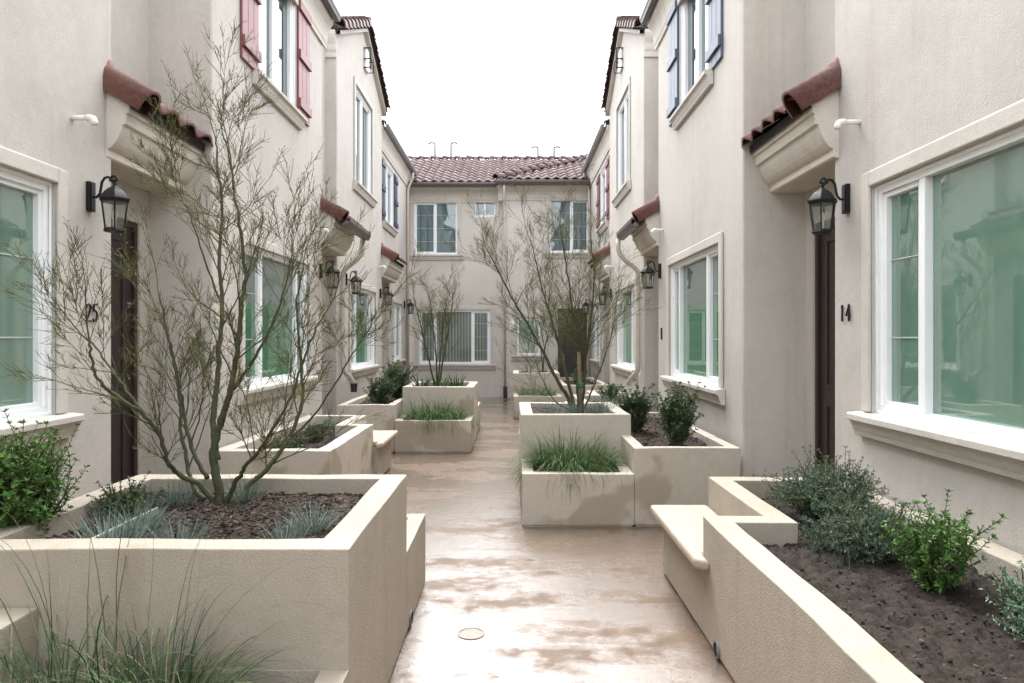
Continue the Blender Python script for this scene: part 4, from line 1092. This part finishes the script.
# planter before the end building
tuft('grass_clump', 'dense green grass filling the low box before the small tree', 'grass', (-1.13, 10.36, .40), 1500, .46, .0085, M['grass'], 64, tilt=1.15, base=.30, droop=2.4, group='grass mounds in low boxes', seg=7, ell=(1.35,.7), lvar=(.5,1.1))
for i, (x, Y, lb) in enumerate(((-1.42, 11.0, 'dark strap-leaved plant in the small tree\'s box, next to the dark shrubs'), (-1.12, 11.0, 'strap-leaved plant at the foot of the small tree'), (-.90, 11.15, 'strap-leaved plant in the small tree\'s box, on the path side'))):
    tuft('strap_plant', lb, 'plant', (x, Y, .80), 46, .34, .024, M['strap'], 65+i, tilt=.7, base=.06, droop=.25, group='strap-leaved plants', seg=5)
shrub('leafy_shrub', 'dark upright shrub in the side box before the small tree, lower of two', (-1.98, 10.5, .60), .22, .42, 34, 5, .036, M['leaf_dark'], 70, tilt=.5, sub=5, group='dark glossy shrubs')
shrub('leafy_shrub', 'tall dark upright shrub in the side box, below the navy shutters', (-1.86, 11.4, .60), .24, .56, 34, 5, .036, M['leaf_dark'], 71, tilt=.5, sub=5, group='dark glossy shrubs')
# farthest planter
tuft('grass_clump', 'small far mound of grass in the low box near the dark door', 'grass', (.52, 14.6, .40), 600, .45, .009, M['grass'], 72, tilt=1.2, base=.28, droop=2.5, group='grass mounds in low boxes', seg=6, ell=(1.35,.7))
for i, (x, lb) in enumerate(((.28, 'dark strap-leaved plant in the farthest tall box, on the path side'), (.66, 'dark strap-leaved plant at the foot of the far thin tree'))):
    tuft('strap_plant', lb, 'plant', (x, 15.3, .80), 30, .26, .022, M['strap'], 73+i, tilt=.8, base=.05, droop=.3, group='strap-leaved plants', seg=4)
shrub('leafy_shrub', 'small dark shrub in the farthest planter\'s side box', (1.45, 14.8, .60), .22, .36, 16, 3, .036, M['leaf_dark'], 76, sub=4, group='dark glossy shrubs')

# ------------------------------------------------------------------ camera, sky, sun
cam = bpy.data.cameras.new('camera'); co = bpy.data.objects.new('camera', cam); COL.objects.link(co)
co.location = (0, 0, H); co.rotation_euler = (R(90), 0, 0)
cam.sensor_width = 36; cam.lens = F/1024*36; cam.shift_y = -(341.5-CY)/1024; cam.clip_end = 1000; cam.clip_start = .05
SC.camera = co
EL, AZ = R(60), R(-4)             # a bright overcast: the sun's glow stands high beyond the end building
wd = bpy.data.worlds.new('World'); SC.world = wd; wd.use_nodes = True
nt = wd.node_tree; bg = nt.nodes['Background']
sky = N(nt, 'ShaderNodeTexSky', sky_type='NISHITA'); sky.sun_disc = False; sky.sun_elevation = EL; sky.sun_rotation = AZ; sky.air_density = 1; sky.dust_density = 4; sky.ozone_density = 1
hs = N(nt, 'ShaderNodeHueSaturation'); hs.inputs['Saturation'].default_value = .2; L(nt, sky.outputs[0], hs.inputs['Color'])
L(nt, mixc(nt, .5, hs.outputs[0], (1.45, 1.48, 1.54)), bg.inputs['Color'])      # half clear-sky gradient, half even cloud; bg.inputs['Strength'].default_value = .15
sun = bpy.data.lights.new('sun', 'SUN'); sun.energy = .65; sun.angle = R(34); sun.color = (1, .97, .93)
so_ = bpy.data.objects.new('sun', sun); COL.objects.link(so_)
dirv = Vector((math.sin(AZ)*math.cos(EL), math.cos(AZ)*math.cos(EL), math.sin(EL)))
so_.rotation_euler = (-dirv).to_track_quat('-Z', 'Y').to_euler(); so_.location = dirv*40
SC.view_settings.view_transform = 'Standard'; SC.view_settings.look = 'None'; SC.view_settings.gamma = 1; SC.view_settings.use_curve_mapping = False
SC.view_settings.exposure = 0.55
SC.render.engine = 'CYCLES'
SC.cycles.max_bounces = 8; SC.cycles.diffuse_bounces = 5; SC.cycles.glossy_bounces = 4; SC.cycles.transparent_max_bounces = 12
SC.cycles.use_denoising = True
SC.cycles.caustics_reflective = False; SC.cycles.caustics_refractive = False
